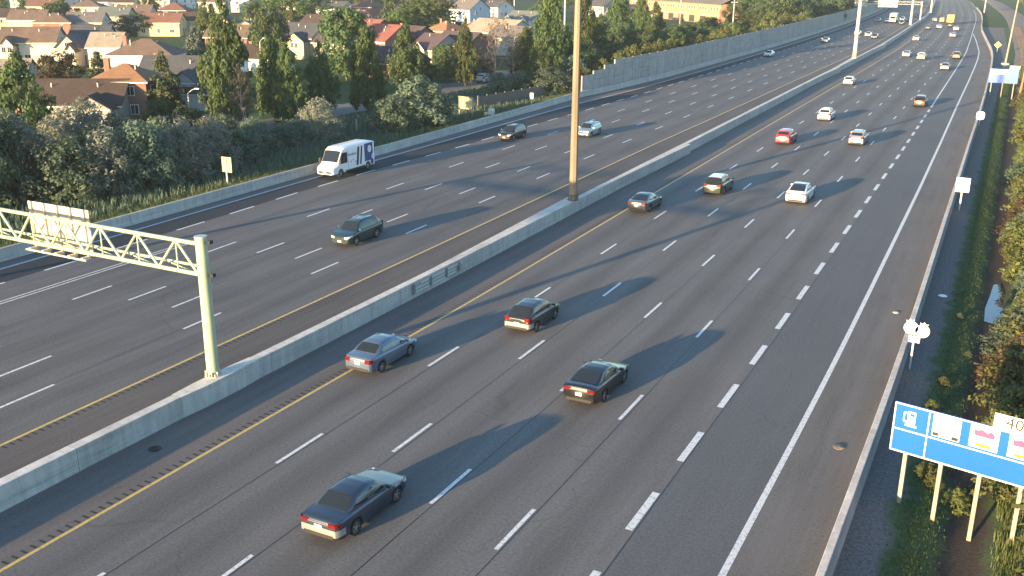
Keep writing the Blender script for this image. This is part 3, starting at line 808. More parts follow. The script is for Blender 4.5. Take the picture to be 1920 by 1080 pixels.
for x, y, lb in ((-74.6,100.5,'pale timber fence post at the lawn edge, the shorter one'),(-72.9,103.0,'pale timber fence post at the lawn edge, the taller one')):
    t = thing('fence_post', lb, 'post', (x,y,0))
    MB().box((0,0,1.0 if 'taller' in lb else .85),(.16,.16,2.1 if 'taller' in lb else 1.8)).build('post', m_post, t)
    MB().box((0,0,2.08 if 'taller' in lb else 1.78),(.22,.22,.05)).build('cap', m_post, t)
# rocks and rubbish
def rock(name, label, cat, loc, r, m, sq=.6):
    b = MB(); n1, n2 = 5, 8
    for i in range(n1+1):
        t = math.pi*i/n1
        b.v += [(r*math.sin(t)*math.cos(2*math.pi*j/n2)*random.uniform(.75,1.15), r*math.sin(t)*math.sin(2*math.pi*j/n2)*random.uniform(.75,1.15), r*sq*math.cos(t)*random.uniform(.85,1.1)) for j in range(n2)]
    for i in range(n1):
        for j in range(n2): b.f.append((i*n2+j,(i+1)*n2+j,(i+1)*n2+(j+1)%n2,i*n2+(j+1)%n2)); b.m.append(0)
    o = b.build(name, m); o.location = loc; return tag(o, label, cat)
rock('debris_patch','crumpled pale debris lying on the right shoulder','debris',W(-5.0,41.2,.03),.26,mat('crumpled_debris',(.2,.16,.12),var=.4,scale=6),.22)
rock('rag','pale crumpled rag on the shoulder beside the route shields','debris',W(-4.9,61.3,.04),.2,mat('pale_rag',(.5,.44,.36),var=.3,scale=6),.25)
rock('litter_sheet','white scrap of litter on the gravel strip','litter',W(-2.6,66.5,-.05),.34,m_wsign,.06)
rock('tyre_scrap','dark torn tyre scrap in the shade of the median barrier','debris',W(-31.2,26.9,.03),.3,m_black,.2)
m_stone = mat('pale_boulder', (.36,.30,.25), var=.2, scale=3)
for i, (x, y, r) in enumerate(((-79.2,87.8,.9),(-78.6,89.6,.7),(-78.0,91.0,.8),(-77.2,92.6,.65),(-76.5,94.0,.7))):
    tag(rock('boulder','x','boulder',(x,y,.2),r,m_stone,.7), 'pale landscaping boulder in the row at the lawn edge', 'boulder', 'boulders at the lawn edge')

# ------------------------------------------------------------------ street lamps and utility poles in the neighbourhood
m_lamp = mat('street_lamp_metal', (.55,.53,.50), rough=.5)
def street_lamp(x, y, h, arm, label):
    t = thing('street_lamp', label, 'street lamp', (x, y, 0))
    b = MB(); b.tube((0,0,-.05),(0,0,h), .11,.07,8); b.build('pole', m_lamp, t, smooth=40)
    b = MB(); b.tube((0,0,h),(arm*.5,0,h+.55), .05,.04,6); b.tube((arm*.5,0,h+.55),(arm,0,h+.75), .04,.04,6); b.build('arm', m_lamp, t, smooth=40)
    b = MB(); b.box((arm,0,h+.72),(.75,.28,.16)); b.build('lamp_head', m_lamp, t)
def utility_pole(x, y, h, r, label, m):
    t = thing('utility_pole', label, 'utility pole', (x, y, 0))
    b = MB(); b.tube((0,0,-.05),(0,0,h), r, r*.7, 10); b.build('shaft', m, t, smooth=40)
    b = MB(); b.box((0,0,h-.8),(2.2,.1,.12)); b.build('crossarm', m, t)
    for d in (-.9,0,.9): b = MB(); b.tube((d,0,h-.74),(d,0,h-.5), .05,.04,6); b.build('insulator', m_lamp, t)
HOUSES=[
(-112.8,91.0,12.88,8.8,2.82,2.6,32,'gable','greystucco','darkbrown','wing','low house with dark brown gable roof behind the silvery shrubs'),
(-110.4,97.0,7.62,8.25,5.19,2.0,30,'hip','brick','orange','','two-storey brick house with orange hip roof and one small upper window'),
(-114.3,110.4,9.52,8.25,4.4,2.6,28,'gable','teal','slate','wing','blue-grey house with slate gable roof behind the spruce'),
(-109.1,109.3,8.96,8.8,2.64,2.0,25,'gable','brick','darkbrown','garage','low brick garage house with white eaves beside the tall poplar'),
(-153.6,109.4,8.96,8.8,2.82,2.0,40,'gable','bluegrey','tan','','small blue-grey house with pale gable roof beside the leafy conifer'),
(-125.7,87.4,10.08,9.9,3.7,2.2,38,'hip','brick','redbrown','','red-brown roofed house half hidden by the big conifer'),
(-193.0,139.8,6.16,8.8,4.93,2.4,36,'gable','cream','brownroof','wing','cream and brick house with brown roof in the second row'),
(-187.1,143.6,7.28,8.8,4.75,2.6,36,'gable','cream','brownroof','','cream house with broad blank wall and brown gable roof'),
(-178.0,143.5,4.48,7.7,4.05,2.2,34,'gable_front','beige','slate','wing','narrow beige house with front gable and one attic window'),
(-184.4,154.3,7.84,8.8,4.75,2.6,34,'gable','beige','slate','','slate-roofed beige house behind the small spruce'),
(-169.0,145.1,6.16,8.8,4.4,2.4,33,'gable','cream','tan','','cream house with tan roof between slate and brown roofs'),
(-149.0,136.4,11.76,9.9,4.22,2.6,30,'hip','white','brownroof','','wide white-walled house with brown hip roof and twin vents'),
(-286.0,210.3,10.08,8.8,4.4,2.3,35,'gable','yellow','darkbrown','','yellowish far house between trees in the third row'),
(-252.1,220.4,8.96,9.9,5.28,2.4,32,'gable','greystucco','greenroof','','tall grey house with green-grey roof in the third row'),
(-233.6,220.7,12.32,8.8,4.05,2.3,30,'gable','yellow','redbrown','','yellow-walled bungalow with reddish roof and dark stair line'),
(-234.5,232.3,11.2,8.8,4.05,2.2,28,'gable','beige','darkbrown','','beige bungalow with dark roof behind the blue spruce'),
(-212.9,223.1,8.96,8.8,4.22,2.4,26,'gable_front','yellow','brownroof','','front-gabled yellow house beside the tallest poplar'),
(-438.9,330.3,11.2,9.9,4.84,2.4,34,'gable','cream','redbrown','','far cream house with red roof in the rearmost row'),
(-434.4,351.2,11.2,9.9,4.84,2.4,34,'hip','pink','redbrown','','far pinkish house with red hip roof in the rearmost row'),
(-361.9,314.7,10.08,9.9,4.93,2.4,32,'gable','white','darkbrown','','far white house with pale front in the rearmost row'),
(-349.1,311.3,7.84,8.8,4.93,2.2,32,'gable','cream','darkbrown','','narrow cream house next to the far white one'),
(-371.7,350.1,13.44,9.9,4.58,2.2,30,'hip','pink','redbrown','','far pink house with long red-brown eave'),
(-371.8,366.0,8.96,9.9,4.84,2.3,30,'gable_front','white','pinkroof','','far white house with pink-red gable'),
(-320.0,333.0,11.2,9.9,5.28,2.4,28,'gable','cream','redbrown','','far cream two-storey house with red-brown roof behind the slimmer poplar'),
(-325.9,355.4,11.2,9.9,5.28,2.4,24,'gable_front','cream','brownroof','','far cream front-gabled house behind the tallest poplar'),
(-219.1,249.1,8.96,8.8,4.58,2.3,10,'gable_front','pink','brownroof','','small pinkish house with twin attic windows'),
(-137.5,155.4,8.96,8.8,2.82,2.2,10,'gable','white','darkbrown','garage','low house with white garage door beside a lamp pole'),
(-153.3,187.1,12.32,11.0,4.58,2.8,4,'gable','yellow','slate','wing','grey-roofed house with bright yellow projecting bay'),
(-160.0,222.8,11.2,8.8,4.05,2.6,-12,'gable','brick','redroof','','red-roofed brick house with shaded gable end'),
(-127.3,184.0,8.96,9.9,4.93,3.0,-12,'gable','brick','redroof','','steep-gabled purple brick house with narrow sunlit front'),
(-109.8,160.4,11.2,8.8,2.99,2.4,-10,'gable','brick','purpleroof','','low brick house with purple-grey roof and white framed windows'),
(-119.6,188.7,12.32,9.9,3.34,2.8,-14,'gable','greystucco','purpleroof','twin','grey stucco house with two small white-trimmed gables'),
(-142.6,234.0,7.84,8.8,3.87,2.4,-12,'hip','brick','orange','','brick house with bright orange hip roof'),
(-137.1,242.3,7.84,8.8,4.22,2.4,-12,'hip','brick','orangered','','house with orange-red roof behind the slim trunked poplar'),
(-123.5,228.9,14.56,11.0,4.58,2.8,-15,'gable','paleteal','tan','','pale teal house with long pale roof'),
(-190.7,330.0,10.08,11.0,5.28,3.4,-14,'gable','paleblue','greyroof','','pale blue house with steep shaded gable end'),
(-207.8,379.0,13.44,9.9,4.4,2.4,-12,'gable','white','slate','','white and slate house beyond the pale blue gable'),
(-147.3,291.1,11.2,9.9,4.4,2.4,-12,'gable','paleteal','greenroof','twin','pale blue-green house with twin gables and white trim'),
(-230.1,320.7,11.2,9.9,5.46,2.6,-4,'hip','brick','redbrown','','tall red brick house with three glowing front windows'),
(-244.8,320.0,12.32,9.9,4.75,2.4,-2,'gable','paleteal','slate','','grey-green house with slate roof behind the round maple'),
(-225.5,377.9,11.2,8.8,4.22,2.2,-10,'gable','cream','greyroof','','grey-roofed cream house beside the pale blue gable'),
(-175.4,414.6,15.68,9.9,4.4,2.6,-18,'gable','bluegrey','slate','','dark blue-grey house beyond the street lamps'),
(-120.0,431.1,7.84,8.8,5.63,3.0,-45,'gable_front','brick','slate','','dark brick house adjoining the long townhouse block'),
(-113.5,435.9,7.84,8.8,5.63,3.0,-45,'gable_front','brick','purpleroof','','plum brick house at the end of the townhouse row'),
(-264.6,200.0,10.08,8.8,4.75,2.4,34,'gable','pink','brownroof','','pinkish brown-roofed house behind the cream blank-walled one'),
(-247.3,194.9,10.08,8.8,4.58,2.4,34,'hip','brick','brownroof','','brick hip-roofed house behind the narrow beige gable'),
(-243.8,202.6,10.08,8.8,4.58,2.4,33,'gable','beige','greyroof','','beige grey-roofed house behind the slate roofs'),
(-273.4,247.4,11.2,8.8,4.75,2.4,31,'gable','pink','brownroof','','pinkish house with brown roof above the wide white house'),
(-277.7,268.9,10.08,8.8,4.75,2.4,29,'hip','brick','redbrown','','brick house with red hip roof behind the yellow bungalow'),
(-168.8,180.8,10.08,8.8,4.4,2.4,20,'gable','brick','brownroof','','brick house tucked behind the tallest poplar'),
(-182.7,203.5,8.96,8.8,4.22,2.2,15,'gable_front','beige','greyroof','','beige front-gabled house behind the white garage'),
(-177.1,225.8,11.2,8.8,4.58,2.6,0,'gable','brick','darkbrown','','dark-roofed brick house behind the yellow bay house'),
(-138.6,183.1,10.08,8.8,4.05,2.4,-4,'gable','pink','purpleroof','','pinkish purple-roofed house behind the round leafy tree'),
(-133.9,203.0,10.08,8.8,4.22,2.4,-12,'gable','brick','purpleroof','','purple-roofed brick house behind the small street poplar'),
(-113.3,192.7,10.08,8.8,4.05,2.4,-12,'gable','brick','purpleroof','','brick purple-roofed house behind the trunked poplar'),
(-112.8,216.4,10.08,8.8,4.22,2.4,-13,'gable','beige','greyroof','','beige grey-roofed house behind the bare trees'),
(-287.0,344.9,11.2,9.9,4.75,2.4,2,'gable','beige','redbrown','','far beige house with red roof behind the broad light tree'),
(-258.2,392.4,12.32,9.9,4.58,2.4,-8,'gable','pink','brownroof','','far pink house behind the broad light green tree'),
(-345.3,268.2,11.2,9.9,4.75,2.4,34,'gable','beige','redbrown','','far beige red-roofed house between garden trees'),
(-325.6,272.1,11.2,9.9,4.75,2.4,33,'hip','pink','brownroof','','far pink hip-roofed house between garden trees'),
]
TREES=[
('poplar',-94.4,68.6,11.3,6.3),
('brown',-141.8,111.2,6.2,7.0),
('spruce',-144.0,120.7,6.0,4.6),
('spruce',-104.7,98.0,8.9,6.4),
('poplar',-91.3,96.0,16.5,5.9),
('bare',-86.9,93.6,7.7,3.5),
('bluespruce',-152.0,151.6,8.7,6.1),
('silver',-87.9,70.5,6.5,6.3),
('silver',-87.8,75.3,4.9,5.0),
('round',-91.0,84.3,5.0,3.5),
('round',-86.6,83.8,4.4,3.7),
('poplar',-92.0,105.4,11.3,4.8),
('poplar',-85.8,101.3,10.6,4.6),
('poplar',-88.1,110.7,10.1,4.6),
('round',-136.2,156.2,12.4,6.8),
('round',-112.9,149.6,12.6,9.1),
('poplar',-83.8,115.7,12.4,5.2),
('poplar',-95.2,142.7,10.8,5.6),
('poplar',-89.4,152.8,11.6,4.3),
('bare',-79.9,146.6,12.1,6.6),
('bare',-85.8,164.0,9.5,4.9),
('poplar',-80.0,167.5,18.1,6.3),
('poplar',-86.4,170.1,9.4,5.9),
('poplar',-74.3,151.7,8.3,5.6),
('poplar',-86.0,196.6,16.7,5.4),
('poplar',-97.7,233.5,9.2,5.3),
('poplar',-97.6,245.6,15.2,7.2),
('poplar',-112.8,301.6,12.7,5.7),
('poplar',-96.1,269.0,11.3,5.1),
('maple',-155.9,244.8,10.9,17.9),
('maple',-155.6,230.2,9.2,6.4),
('maple',-233.4,283.0,13.1,21.6),
('round',-275.6,217.3,8.1,13.4),
('round',-256.8,211.1,5.4,10.6),
('round',-239.3,216.9,6.0,11.5),
('poplar',-178.1,182.1,13.0,6.4),
('round',-218.1,243.3,9.4,6.6),
('brown',-271.9,207.1,7.2,9.7),
('round',-98.0,404.7,9.8,13.5),
('round',-96.4,436.9,11.9,16.7),
('round',-92.4,475.4,12.7,17.9),
('round',-90.8,533.1,12.4,16.1),
('shrub',-70.1,108.3,6.4,7.5),
('shrub',-70.9,102.8,4.6,4.7),
('silver',-75.3,93.8,5.1,4.9),
('shrub',-76.3,89.8,2.9,5.0),
('shrub',-76.5,84.0,3.8,4.5),
('silver',-77.6,56.3,6.7,5.9),
('shrub',-73.7,57.1,5.5,5.4),
('silver',-73.2,60.8,6.1,5.7),
('shrub',-72.1,64.0,6.3,5.7),
('silver',-72.4,68.9,6.2,5.8),
('shrub',-77.6,54.0,7.9,4.6),
('silver',-73.2,73.9,5.3,5.0),
('shrub',-78.1,51.2,7.6,5.7),
('shrub',-73.8,78.9,3.5,4.3),
('shrub',-79.7,82.5,4.1,4.2),
('shrub',-77.8,71.3,5.4,4.9),
('silver',-84.6,64.3,5.7,5.0),
('shrub',-88.0,62.4,6.4,5.3),
('shrub',-82.9,68.4,4.7,4.9),
('shrub',-75.4,147.6,3.8,6.2),
('shrub',-70.9,148.6,4.4,7.0),
('shrub',-70.6,157.5,5.6,5.5),
('shrub',-81.2,190.1,4.8,6.6),
('shrub',-76.8,141.8,3.8,4.3),
('brown',-91.9,162.4,4.2,5.0),
('round',-97.4,159.1,6.3,5.3),
('round',-96.5,149.4,5.0,5.7),
('round',-97.8,196.4,6.1,5.8),
]
LAMPS=[
(-101.9,99.6,3.4,1.8,'slim street lamp beside the low brick garage'),
(-96.9,185.7,6.1,1.8,'pale street lamp with arm before the bare trees'),
(-109.8,255.4,5.2,1.5,'pale street lamp left of the columnar poplar'),
(-128.6,310.4,6.1,1.5,'street lamp before the dark blue-grey house'),
(-124.8,140.3,6.9,1.2,'blue-grey lamp pole beside the white garage door'),
]
POLES=[
(-132.8,288.2,16.8,0.30,'tall pale utility pole behind the poplars'),
(-113.5,342.2,14.5,0.24,'sunlit timber pole before the long brick townhouses'),
(-91.1,329.0,10.5,0.20,'utility pole with crossarm behind the noise wall shrubs'),
(-184.4,353.2,14.2,0.25,'pale utility pole above the blue-green house'),
]
CARS=[
('sedan','navy',-19.71,25.48,1,'dark blue-grey sedan astride the lane seam, sunlit on its boot and bumper'),
('compact','steelblue',-27.69,38.58,1,'steel blue sedan hugging the yellow line by the median barrier'),
('hatch','charcoal',-23.36,47.73,1,'dark hatchback with silver bumper and black tailgate'),
('coupe','black',-16.21,40.65,1,'black sedan with red tail lamps and glinting rear window'),
('coupe','grey',-27.85,78.73,1,'dark grey sedan on the yellow line behind the lighting mast'),
('suv','green',-24.20,88.57,1,'small dark green crossover with a pale roof'),
('fastback','white',-16.65,88.73,1,'white fastback with long dark rear glass'),
('suv','red',-25.03,119.74,1,'bright red crossover in the second eastbound lane'),
('suv','silver',-17.21,123.39,1,'silver SUV with dark rear window beside the long mast shadow'),
('suv','white',-24.54,142.01,1,'white SUV with black rear window ahead of the red crossover'),
('suv','brown',-14.66,164.43,1,'dark brown SUV crossing the wide dashes of the exit lane'),
('hatch','white',-29.64,189.85,1,'white hatchback next to the yellow line beyond the second pier'),
('sedan','silver',-16.89,229.83,1,'small silver sedan at the start of the solid gore line'),
('sedan','palegrey',-28.22,260.14,1,'pale grey sedan beside the pinkish white SUV'),
('suv','cream',-24.16,254.18,1,'pinkish white SUV next to the far pale grey sedan'),
('suv','gold',-17.09,261.13,1,'gold brown SUV between the gore line and the edge line'),
('sedan','white',-33.09,322.96,1,'white sedan alone in the left lane well past the pale grey one'),
('sedan','palegrey',-25.07,348.02,1,'pale sedan far ahead, alone in the fourth eastbound lane'),
('sedan','navy',-36.57,389.23,1,'distant dark blue sedan in the leftmost eastbound lane'),
('hatch','palegrey',-33.60,397.08,1,'distant light hatchback beside the dark blue sedan'),
('sedan','charcoal',-31.18,410.88,1,'distant dark car following the yellow truck'),
('sedan','white',-27.23,388.09,1,'distant white car in the right lane near the gore'),
('sedan','white',-40.75,455.27,1,'farthest white car in the left eastbound lane'),
('van2','yellow',-37.20,447.63,1,'distant yellow van beside the yellow truck'),
('suv','darkteal',-43.38,57.77,-1,'dark teal SUV with bright headlamps in the westbound lanes'),
('suv','black',-55.04,105.49,-1,'black SUV following the white delivery van'),
('suv','bluesilver',-47.83,112.39,-1,'blue-silver crossover just beyond the brown mast'),
('sedan','palegrey',-57.29,242.65,-1,'pale sedan in the shade beneath the noise wall'),
('sedan','silver',-55.17,300.71,-1,'silver sedan in the wall shade, second from the wall shadow edge'),
('sedan','cream',-52.93,341.71,-1,'pinkish car half hidden by the pale mast'),
('sedan','white',-48.68,335.31,-1,'distant white westbound sedan beside a grey one'),
('sedan','grey',-45.56,327.14,-1,'distant grey westbound sedan next to the yellow line'),
('sedan','navy',-60.29,436.30,-1,'distant navy car leading the westbound truck'),
('sedan','palegrey',-56.18,431.76,-1,'distant pale car beside the white truck cab'),
('suv','silver',-53.00,451.78,-1,'distant silver SUV to the side of the white truck'),
('suv','charcoal',-49.31,420.07,-1,'distant dark pickup-like car in front of the silver SUV'),
('sedan','grey',-50.13,448.61,-1,'distant grey car behind the silver SUV'),
('sedan','black',-50.85,487.16,-1,'farthest dark westbound car'),
]
# ------------------------------------------------------------------ vehicles
def paint_m(name, c, metal=.35, rough=.32):
    return mat('car_paint_'+name, c, rough=rough, var=.03, scale=1.0, metal=metal, spec=.5, coat=.7)
PAINT = {'navy':paint_m('navy',(.030,.045,.075)),'steelblue':paint_m('steelblue',(.095,.135,.20)),'charcoal':paint_m('charcoal',(.028,.031,.038)),
 'black':paint_m('black',(.007,.008,.011),.1),'grey':paint_m('grey',(.085,.09,.10)),'green':paint_m('green',(.018,.034,.024)),'white':paint_m('white',(.74,.74,.74),0,.35),
 'red':paint_m('red',(.42,.03,.06),.1),'silver':paint_m('silver',(.38,.38,.38),.5),'brown':paint_m('brown',(.032,.028,.028)),'palegrey':paint_m('palegrey',(.58,.60,.62),.2),
 'cream':paint_m('cream',(.70,.60,.56),.05),'gold':paint_m('gold',(.15,.11,.08)),'yellow':paint_m('yellow',(.70,.42,.05),0),'darkteal':paint_m('darkteal',(.02,.05,.06)),
 'bluesilver':paint_m('bluesilver',(.26,.36,.42),.45)}
m_glass = mat('tinted_glass', (.015,.02,.024), rough=.04, var=.0, spec=.8)
m_tyre = mat('tyre_rubber', (.018,.018,.018), rough=.85)
m_rim = mat('wheel_alloy', (.42,.42,.43), rough=.35, metal=.7)
m_trim = mat('black_trim', (.02,.02,.021), rough=.6)
m_tail = mat('red_tail_lamp', (.13,.006,.008), rough=.2, spec=.6)
m_head = mat('clear_head_lamp', (.72,.74,.74), rough=.12, spec=.8)
m_plate = mat('number_plate', (.74,.74,.72), rough=.4)
m_chrome = mat('bright_trim', (.62,.60,.56), rough=.25, metal=.8)
def ip(x, pts): return float(np.interp(x, [p[0] for p in pts], [p[1] for p in pts]))
SPEC = {
 'sedan': dict(L=4.66, W=1.82, H=1.45, wb=2.68, fo=.90, r=.325,
   top=[(0,.60),(.025,.69),(.12,.79),(.27,.93),(.5,.95),(.80,1.02),(.955,1.01),(.99,.95),(1,.86)],
   cab=[(.255,.90),(.42,1.39),(.50,1.445),(.60,1.445),(.69,1.40),(.855,1.00)], rf=.42, rr=.69, split=.555, tail=(.30,.15,.87)),
 'compact': dict(L=4.5, W=1.76, H=1.46, wb=2.68, fo=.86, r=.315,
   top=[(0,.60),(.025,.70),(.12,.82),(.25,.95),(.5,.96),(.80,1.03),(.96,1.03),(.99,.97),(1,.88)],
   cab=[(.215,.91),(.40,1.40),(.50,1.455),(.62,1.45),(.71,1.40),(.87,1.01)], rf=.40, rr=.71, split=.55, tail=(.26,.20,.86)),
 'coupe': dict(L=4.72, W=1.84, H=1.43, wb=2.70, fo=.92, r=.335,
   top=[(0,.58),(.03,.68),(.13,.80),(.29,.93),(.5,.95),(.82,1.04),(.96,1.05),(.99,1.0),(1,.86)],
   cab=[(.27,.90),(.44,1.37),(.52,1.425),(.61,1.42),(.70,1.36),(.91,1.03)], rf=.44, rr=.655, split=.57, tail=(.34,.14,.90)),
 'hatch': dict(L=4.3, W=1.79, H=1.51, wb=2.6, fo=.85, r=.32,
   top=[(0,.62),(.03,.73),(.12,.83),(.25,.96),(.5,.98),(.85,1.03),(.97,1.0),(1,.88)],
   cab=[(.225,.92),(.40,1.44),(.52,1.505),(.68,1.49),(.80,1.43),(.955,.98)], rf=.40, rr=.80, split=.545, tail=(.24,.24,.93)),
 'suv': dict(L=4.66, W=1.87, H=1.69, wb=2.70, fo=.90, r=.36,
   top=[(0,.72),(.025,.86),(.10,.96),(.24,1.06),(.5,1.07),(.90,1.11),(.98,1.08),(1,.95)],
   cab=[(.215,1.02),(.37,1.60),(.48,1.675),(.68,1.68),(.85,1.62),(.975,1.06)], rf=.37, rr=.86, split=.53, tail=(.22,.26,1.00)),
 'fastback': dict(L=4.75, W=1.92, H=1.60, wb=2.88, fo=.85, r=.36,
   top=[(0,.62),(.03,.76),(.10,.87),(.22,1.0),(.5,1.03),(.85,1.12),(.955,1.12),(1,.95)],
   cab=[(.195,.96),(.38,1.53),(.48,1.60),(.58,1.59),(.70,1.50),(.93,1.12)], rf=.38, rr=.60, split=.52, tail=(.30,.11,.98)),
 'van2': dict(L=5.2, W=1.95, H=2.0, wb=3.1, fo=.9, r=.36,
   top=[(0,.75),(.02,.95),(.08,1.05),(.14,1.15),(.5,1.15),(.98,1.18),(1,1.05)],
   cab=[(.12,1.10),(.27,1.88),(.36,1.99),(.8,2.0),(.965,1.95),(.995,1.1)], rf=.27, rr=.965, split=.42, tail=(.22,.36,1.1)),
}
PLAN = [(0,.76),(.02,.86),(.06,.94),(.12,.985),(.2,1.0),(.8,1.0),(.92,.975),(.97,.925),(.99,.87),(1,.82)]
CACHE = {}
def car_meshes(kind):
    if kind in CACHE: return CACHE[kind]
    s = SPEC[kind]; L, Wd, H = s['L'], s['W'], s['H']; hw = Wd/2; r = s['r']
    yf = L/2                                   # front at +y
    xw = [s['fo'], s['fo']+s['wb']]            # wheel stations measured from the nose
    ra = r + .055
    st = set(np.linspace(0, L, 33)) | {.03, .06, .1, .16, L-.03, L-.06, L-.1, L-.16}
    for w in xw:
        for d in (-ra-.005,-ra+.004,-.85*ra,-.6*ra,-.3*ra,0,.3*ra,.6*ra,.85*ra,ra-.004,ra+.005): st.add(w+d)
    st = sorted(x for x in st if 0 <= x <= L)
    def zbot(x):
        z = .21 + .12*max(0, 1-x/.25) + .14*max(0, 1-(L-x)/.25)
        for w in xw:
            d = abs(x-w)
            if d < ra: z = max(z, r + math.sqrt(ra*ra-d*d))
        return z
    def ztop(x): return ip(x/L, s['top'])
    def half(x): return hw*ip(x/L, PLAN)
    P = []
    for x in st:
        zt, zb, w = ztop(x), zbot(x), half(x)
        zs = max(zt-.17, zb+.02); zmid = (zb+zs)/2
        sec = [(0,zb),(w*.86,zb),(w*.975,zb+.015 if zs-zb < .2 else zb+.06),(w*1.0,zmid),(w*.99,zs),(w*.965,max(zt-.055,zs+.01)),(w*.90,zt),(w*.45,zt+.025),(0,zt+.03)]
        P.append([(a, yf-x, z) for a, z in sec] + [(-a, yf-x, z) for a, z in reversed(sec[1:-1])] )
    b = MB(); n = len(P[0]); base = 0
    for row in P: b.v += row
    for i in range(len(P)-1):
        for j in range(n):
            k = (j+1) % n
            b.f.append((i*n+j, (i+1)*n+j, (i+1)*n+k, i*n+k)); b.m.append(0)
    b.f.append(tuple(range(n))); b.m.append(0)
    b.f.append(tuple((len(P)-1)*n+i for i in reversed(range(n)))); b.m.append(0)
    out = {'body': b.mesh(kind+'_body', PAINT['grey'], 38)}
    # cabin
    c0, c1 = s['cab'][0][0], s['cab'][-1][0]
    belt = ztop(.5*L); roofh = H - belt
    def ct(t): return ip(t, s['cab'])
    def cb(t): return ztop(t*L) - .05
    def bw(t): return hw*(.885 - .10*max(0, 1-(t-c0)/.14) - .07*max(0, 1-(c1-t)/.14))
    def tw(t):
        k = min(1, max(0, (ct(t)-cb(t))/roofh)); return bw(t) + (hw*.665-bw(t))*k**1.1
    ts = sorted(set(np.linspace(c0, c1, 27)) | {p[0] for p in s['cab']})
    P = []
    for t in ts:
        zt, zb, w0, w1 = ct(t), cb(t), bw(t), tw(t); k = min(1, max(0,(zt-zb)/roofh))
        sec = [(w0,zb),(w0+(w1-w0)*.42+.012*k,zb+(zt-zb)*.5),(w1+.015*k,zt-.09*k),(w1-.045*k,zt-.022*k),(w1*.6,zt+.006*k),(0,zt+.018*k)]
        P.append([(a, yf-t*L, z) for a, z in sec] + [(-a, yf-t*L, z) for a, z in reversed(sec[:-1])])
    b = MB(); b.grid(P); out['cabin'] = b.mesh(kind+'_cabin', PAINT['grey'], 50)
    def side(t, z):
        zt, zb, w0, w1 = ct(t), cb(t), bw(t), tw(t); k = min(1, max(0,(zt-zb)/roofh))
        return float(np.interp(z, [zb, zb+(zt-zb)*.5, zt-.09*k], [w0, w0+(w1-w0)*.42+.012*k, w1+.015*k])) + .010
    def sidewin(ta, tb, sg):
        top = []; bot = []
        for t in np.linspace(ta, tb, 9):
            lo = cb(t) + .10; hi = ct(t) - .13
            if hi < lo + .015: hi = lo + .015
            bot.append((sg*side(t, lo), yf-t*L, lo)); top.append((sg*side(t, hi), yf-t*L, hi))
        mid = [tuple((np.array(p)+np.array(q))/2 + np.array((sg*.006,0,0))) for p, q in zip(bot, top)]
        bb = MB(); bb.grid([bot, mid, top], flip=sg > 0); return bb.mesh('side_window', m_glass, 60)
    tmin = next(t for t in np.linspace(c0, c1, 200) if ct(t)-cb(t) > .27)
    tmax = next(t for t in np.linspace(c1, c0, 200) if ct(t)-cb(t) > .27)
    sp = s['split']
    for sg, nm in ((1,'r'),(-1,'l')):
        if kind == 'van2': out['win_'+nm] = [sidewin(tmin, sp, sg)]
        else: out['win_'+nm] = [sidewin(tmin, sp-.012, sg), sidewin(sp+.012, tmax, sg)]
    def screen(ta, tb, wf, nm, m):
        G_ = []
        for t in np.linspace(ta, tb, 9):
            w = tw(t)*wf; z = ct(t)
            dz = (ct(min(t+.01,c1)) - ct(max(t-.01,c0)))/(.02*L); nrm = np.array((0, dz, 1.0)); nrm /= np.linalg.norm(nrm)
            k = min(1, max(0,(z-cb(t))/roofh))
            row = []
            for q in (-1,-.7,-.35,0,.35,.7,1):
                zz = float(np.interp(abs(q*w), [0, tw(t)*.6, tw(t)], [z+.018*k, z+.006*k, z-.022*k]))
                row.append(tuple(np.array((q*w, yf-t*L, zz)) + nrm*.014))
            G_.append(row)
        bb = MB(); bb.grid(G_, flip=False); return bb.mesh(nm, m, 60)
    out['windshield'] = screen(c0+.018, s['rf']-.006, .90, 'windshield', m_glass)
    out['rear_window'] = screen(s['rr']+.012, c1-.03 if kind != 'suv' else c1-.035, .86, 'rear_window', m_glass)
    out['roof'] = screen(s['rf']+.01, s['rr']-.005, .93, 'roof', PAINT['white'])
    # lamps, plates, trim
    tw_, th_, tz = s['tail']
    def lamp(sg):
        bb = MB(); y1 = -yf
        x0 = sg*half(L-.02)*1.0; x1 = x0 - sg*tw_
        pts = [(x0, y1+.20),(x0, y1+.05),(x0-sg*.05, y1-.008),(x1, y1-.022)]
        xs = [(half(L-.22)+.008)*sg, (half(L-.06)+.012)*sg, (half(L)+.012)*sg, (half(L)-tw_)*sg]; ys = [y1+.22, y1+.06, y1-.012, y1-.016]
        G_ = [[(x, y, z) for x, y in zip(xs, ys)] for z in (tz-th_/2, tz, tz+th_/2)]
        bb.grid(G_, flip=sg < 0); bb.grid([[(x*.97, y+.03, z) for (x, y, z) in row] for row in G_], flip=sg > 0)
        return bb.mesh('tail_lamp', m_tail)
    out['tail'] = [lamp(1), lamp(-1)]
    def head(sg):
        bb = MB(); z = ztop(.02*L) - .06
        xs = [(half(.42)+.008)*sg, (half(.12)+.012)*sg, (half(.0)+.006)*sg, (half(0)-.26)*sg]; ys = [yf-.42, yf-.12, yf+.012, yf+.014]
        zz = [z+.09, z+.05, z, z-.03]
        G_ = [[(x, y, q-.085+.015*(i==0)) for i, (x, y, q) in enumerate(zip(xs, ys, zz))], [(x, y, q+.05) for x, y, q in zip(xs, ys, zz)]]
        bb.grid(G_, flip=sg > 0); bb.grid([[(x*.97, y-.03, q) for (x, y, q) in row] for row in G_], flip=sg < 0)
        return bb.mesh('head_lamp', m_head)
    out['head'] = [head(1), head(-1)]
    zf = ztop(.02*L)
